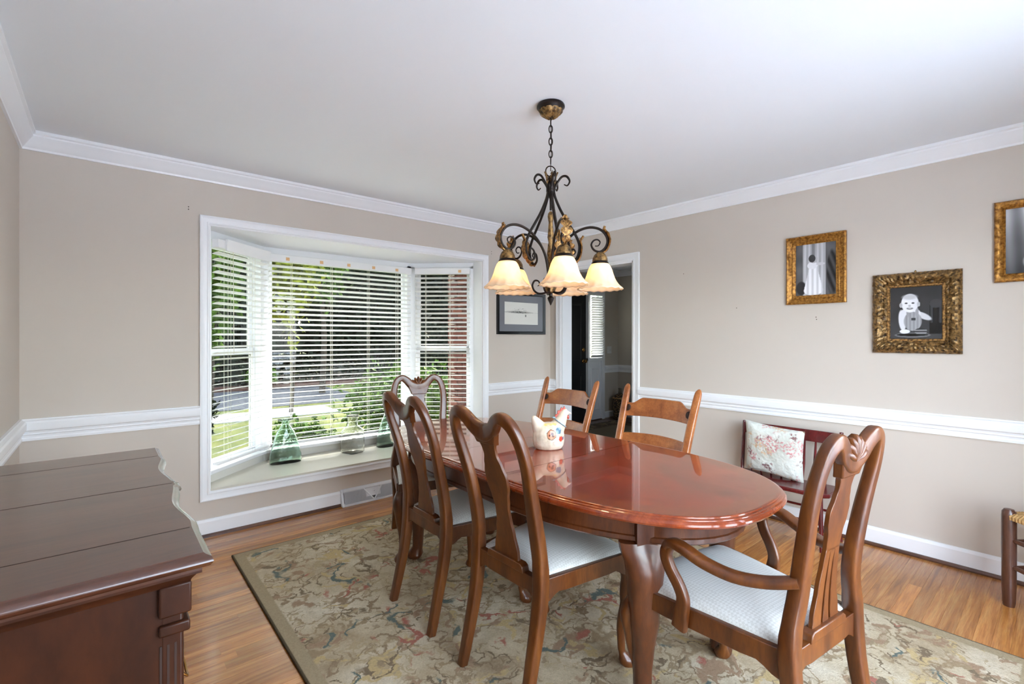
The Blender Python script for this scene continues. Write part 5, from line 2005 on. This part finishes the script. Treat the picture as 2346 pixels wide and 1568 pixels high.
bottle('green glass flask bottle beside the angled window pane on the sill', (-2.605, 0.405, ZS), rad(-3),
       [(0.0, 0.108, 0.052, 3), (0.006, 0.116, 0.056, 3), (0.06, 0.114, 0.056, 2.8), (0.13, 0.098, 0.052, 2.5), (0.20, 0.078, 0.046, 2.3), (0.25, 0.060, 0.038, 2), (0.285, 0.036, 0.026, 2), (0.305, 0.024, 0.022, 2), (0.335, 0.026, 0.024, 2), (0.345, 0.054, 0.036, 2), (0.352, 0.056, 0.038, 2)], 'greenglass')
bottle('clear square glass bottle standing midway along the window seat', (-2.055, 0.395, ZS), rad(22),
       [(0.0, 0.072, 0.072, 6), (0.008, 0.078, 0.078, 6), (0.14, 0.078, 0.078, 6), (0.19, 0.076, 0.076, 5), (0.215, 0.064, 0.064, 3), (0.232, 0.044, 0.044, 2), (0.27, 0.042, 0.042, 2), (0.305, 0.044, 0.044, 2), (0.312, 0.052, 0.052, 2), (0.325, 0.052, 0.052, 2)], 'clearglass')
bottle('green crackled glass bottle behind the armchair by the window', (-1.695, 0.430, ZS), rad(6),
       [(0.0, 0.108, 0.060, 3), (0.006, 0.114, 0.064, 3), (0.07, 0.110, 0.064, 2.8), (0.15, 0.094, 0.058, 2.4), (0.23, 0.070, 0.046, 2.1), (0.28, 0.046, 0.034, 2), (0.315, 0.030, 0.026, 2), (0.36, 0.028, 0.026, 2), (0.372, 0.046, 0.036, 2), (0.38, 0.048, 0.038, 2)], 'greenglass')

# ------------------------------------------------------------------ small red chair with a cushion
rc = thing('red_chair', 'low oxblood red spindle-back chair against the picture wall', 'chair', (-0.135, -2.432, 0.0), rad(90))
hw = 0.300
for s in (-1, 1):
    MB().sweep(cat_pts([(s * hw, 0.0, 0.34), (s * (hw + 0.004), -0.02, 0.45), (s * (hw + 0.008), -0.045, 0.60), (s * (hw + 0.009), -0.058, 0.685), (s * (hw + 0.009), -0.060, 0.700)], 4),
               [(0.011, 0.011), (0.012, 0.012)] + [(0.0135, 0.0135)] * 6 + [(0.012, 0.012)] * 6 + [(0.011, 0.011), (0.008, 0.008), (0.003, 0.003)], (0, 1, 0), 10).build('back_post', 'red', rc)
    MB().sweep([(s * (hw - 0.01), 0.01, 0.33), (s * (hw + 0.012), -0.035, 0.0)], [(0.016, 0.016), (0.011, 0.011)], (0, 1, 0), 10).build('leg', 'red', rc)
    MB().sweep([(s * (hw - 0.03), 0.215, 0.33), (s * (hw - 0.012), 0.250, 0.0)], [(0.016, 0.016), (0.011, 0.011)], (0, 1, 0), 10).build('leg', 'red', rc)
    MB().sweep([(s * (hw + 0.003), -0.012, 0.14), (s * (hw - 0.02), 0.232, 0.14)], (0.008, 0.008), (0, 0, 1), 8).build('stretcher', 'red', rc)
MB().sweep([(-hw + 0.02, 0.235, 0.165), (0, 0.236, 0.165), (hw - 0.02, 0.235, 0.165)], [(0.008, 0.008), (0.010, 0.010), (0.008, 0.008)], (0, 0, 1), 8).build('stretcher', 'red', rc)
MB().sweep([(-hw, -0.018, 0.18), (hw, -0.018, 0.18)], (0.008, 0.008), (0, 0, 1), 8).build('stretcher', 'red', rc)
n = 16
mb = MB()
rings = []
for i in range(n + 1):
    t = -1 + 2 * i / n
    x = t * hw
    yy = -0.040
    b = -0.012 * (1 - t * t)
    rings.append([(x, -0.042 + b, 0.615), (x, -0.030 + b, 0.615), (x, -0.046 + b, 0.690), (x, -0.060 + b, 0.690)])
mb.loft(rings)
mb.build('top_rail', 'red', rc, bevel=0.003)
for i in range(8):
    x = -hw + 2 * hw * (i + 1) / 9
    b = -0.012 * (1 - (x / hw) ** 2)
    MB().sweep([(x, 0.0, 0.34), (x, -0.018 + b * 0.5, 0.46), (x, -0.037 + b, 0.62)], [(0.006, 0.006), (0.010, 0.010), (0.006, 0.006)], (0, 1, 0), 8).build('spindle', 'red', rc)
MB().prism([(-hw - 0.025, -0.03), (hw + 0.025, -0.03), (hw + 0.020, 0.20), (hw - 0.02, 0.245), (-hw + 0.02, 0.245), (-hw - 0.020, 0.20)], lambda a, b: (a, b, 0.325), lambda a, b: (a, b, 0.352)).build('seat', 'red', rc, bevel=0.009, seg=3)

N = 26
mb = MB()
pv = []
for sgn in (1, -1):
    for j in range(N + 1):
        for i in range(N + 1):
            u_, v_ = -1 + 2 * i / N, -1 + 2 * j / N
            pin = 1 - 0.07 * (1 - abs(u_) ** 2) * 0 - 0.06 * (abs(v_) ** 2) * (1 - u_ * u_) * 0.6
            x = u_ * 0.190 * (1 - 0.05 * (1 - v_ * v_))
            z = v_ * 0.185 * (1 - 0.05 * (1 - u_ * u_))
            h = ((1 - u_ ** 4) * (1 - v_ ** 4)) ** 0.55
            pv.append((x, sgn * (0.055 * h + 0.003 * mnoise.noise(Vector((u_ * 4, v_ * 4, sgn))) * h), z))
M1 = (N + 1) * (N + 1)
fs_ = []
for sgn in (0, 1):
    for j in range(N):
        for i in range(N):
            a = sgn * M1 + j * (N + 1) + i
            fs_.append((a, a + 1, a + N + 2, a + N + 1))
mb.add(pv, fs_)
pil_ = mb.build('cushion', 'quilt', None, angle=70)
pil_.matrix_world = Matrix.Translation((-0.225, -2.385, 0.540)) @ Matrix.Rotation(rad(90), 4, 'Z') @ Matrix.Rotation(rad(-5), 4, 'Y') @ Matrix.Rotation(rad(-12), 4, 'X')
tag(pil_, 'pale quilted floral cushion leaning on the red chair', 'cushion')

# ------------------------------------------------------------------ rush stool
st = thing('rush_stool', 'dark brown turned wooden stool with a woven rush seat', 'stool', (-0.329, -3.756, 0.0), rad(-40.5))
h_ = 0.172
for sx in (-1, 1):
    for sy in (-1, 1):
        MB().lathe([(0.021, 0.0), (0.024, 0.02), (0.0265, 0.10), (0.0275, 0.30), (0.0275, 0.44), (0.026, 0.462), (0.018, 0.474), (0.004, 0.477)], 16, (sx * h_, sy * h_, 0)).build('leg', 'stool', st)
for z in (0.185, 0.315):
    for a, b in (((-h_, -h_), (h_, -h_)), ((h_, -h_), (h_, h_)), ((h_, h_), (-h_, h_)), ((-h_, h_), (-h_, -h_))):
        zo = 0.012 if a[0] == b[0] else 0.0
        mid = ((a[0] + b[0]) / 2, (a[1] + b[1]) / 2, z + zo)
        MB().sweep(cat_pts([(*a, z + zo), mid, (*b, z + zo)], 4), [(0.006 + 0.006 * math.sin(PI * (0.12 + 0.76 * i / 8)),) * 2 for i in range(9)], (0, 0, 1), 8).build('rung', 'stool', st)
mb = MB()
# rush: cords wrapped around four rails, meeting on the diagonals
nc = 22
for q in range(4):
    mtx = Matrix.Rotation(q * PI / 2, 4, 'Z')
    for i in range(nc):
        t = -1 + 2 * (i + 0.5) / nc
        x = t * (h_ - 0.014)
        depth = abs(x)
        pts = [(x, -h_ - 0.012, 0.428), (x, -h_ - 0.014, 0.444), (x, -h_ + 0.002, 0.455), (x, -(h_ + depth) / 2, 0.452), (x, -depth, 0.448)]
        mb.sweep([mtx @ Vector(p) for p in pts], (0.0075, 0.0075), (mtx @ Vector((1, 0, 0))), 6)
mb.build('rush_seat', 'rush', st, angle=80)['kind'] = 'stuff'
MB().prism([(-h_, -h_), (h_, -h_), (h_, h_), (-h_, h_)], lambda a, b: (a, b, 0.428), lambda a, b: (a, b, 0.444)).build('seat_pad', 'rush', st)

# ------------------------------------------------------------------ floor register in the baseboard
vt = thing('floor_vent', 'white metal baseboard vent with a V bar below the bay window', 'vent', ((VX0 + VX1) / 2, 0.0, 0.0))
hv = (VX1 - VX0) / 2
S0, S1 = Vector((0, -0.056, 0.018)), Vector((0, -0.022, 0.104))
nn = Vector((0, -0.93, 0.37))
MB().prism([(0, 0), (-0.060, 0), (-0.060, 0.012), (-0.050, 0.016), (-0.018, 0.104), (-0.022, 0.112), (-0.012, 0.124), (0, 0.126)], lambda a, b: (-hv, a, b), lambda a, b: (-hv + 0.020, a, b)).build('end_cap', 'vent', vt, bevel=0.003)
MB().prism([(0, 0), (-0.060, 0), (-0.060, 0.012), (-0.050, 0.016), (-0.018, 0.104), (-0.022, 0.112), (-0.012, 0.124), (0, 0.126)], lambda a, b: (hv - 0.020, a, b), lambda a, b: (hv, a, b)).build('end_cap', 'vent', vt, bevel=0.003)
MB().prism([(0, 0), (-0.060, 0), (-0.060, 0.014), (-0.048, 0.020), (0, 0.020)], lambda a, b: (-hv + 0.02, a, b), lambda a, b: (hv - 0.02, a, b)).build('lower_bar', 'vent', vt, bevel=0.002)
MB().prism([(0, 0.098), (-0.020, 0.098), (-0.024, 0.108), (-0.012, 0.124), (0, 0.126)], lambda a, b: (-hv + 0.02, a, b), lambda a, b: (hv - 0.02, a, b)).build('upper_bar', 'vent', vt, bevel=0.002)
MB().prism([(0, 0.018), (-0.036, 0.018), (-0.008, 0.100), (0, 0.100)], lambda a, b: (-hv + 0.02, a, b), lambda a, b: (hv - 0.02, a, b)).build('back_plate', 'ventdark', vt, smooth=False)
for s in (-1, 1):
    a, b = Vector((s * 0.004, S0.y, S0.z)), Vector((s * 0.075, S1.y, S1.z))
    MB().sweep([a + nn * 0.002, b + nn * 0.002], (0.003, 0.005), nn, 8, 4).build('v_bar', 'vent', vt)
mb = MB()
for i in range(84):
    x = -hv + 0.024 + (2 * hv - 0.048) * i / 83
    f0 = min(1.0, abs(x) / 0.075)
    if f0 < 0.06:
        continue
    top = S0.lerp(S1, 1.0 if abs(x) > 0.078 else f0)
    c = (S0 + top) / 2
    c.x = x
    hl = (top - S0) / 2
    mb.obox(c - nn * 0.002, (0.0011, 0, 0), hl, nn * 0.005)
mb.build('grille_fins', 'vent', vt, smooth=False)['kind'] = 'stuff'
MB().obox(((S0 + S1) / 2 + Vector((0, 0, 0.012))) - nn * 0.005, (0.062, 0, 0), (S1 - S0) * 0.34, nn * 0.001).build('damper_plate', 'vent', vt, smooth=False)
MB().sweep([Vector((0.004, -0.040, 0.075)), Vector((0.008, -0.052, 0.082))], (0.002, 0.002), (1, 0, 0), 6).build('damper_lever', 'vent', vt)

# ------------------------------------------------------------------ nail holes left in the walls
wf_, wr_ = bpy.data.objects['wall_front'], bpy.data.objects['wall_right']
for x, z in ((-3.303, 2.163), (-3.303, 2.147), (-0.816, 2.166), (-0.816, 2.143)):
    MB().sphere((x, 0.001, z), (0.0045, 0.0022, 0.0045), 8, 6).build('nail_hole', 'nail', wf_)
for yv, z in ((-2.572, 1.456), (-2.575, 1.440), (-1.585, 1.855), (-2.03, 1.545)):
    MB().sphere((0.001, yv, z), (0.0022, 0.0040, 0.0040), 8, 6).build('nail_hole', 'nail', wr_)
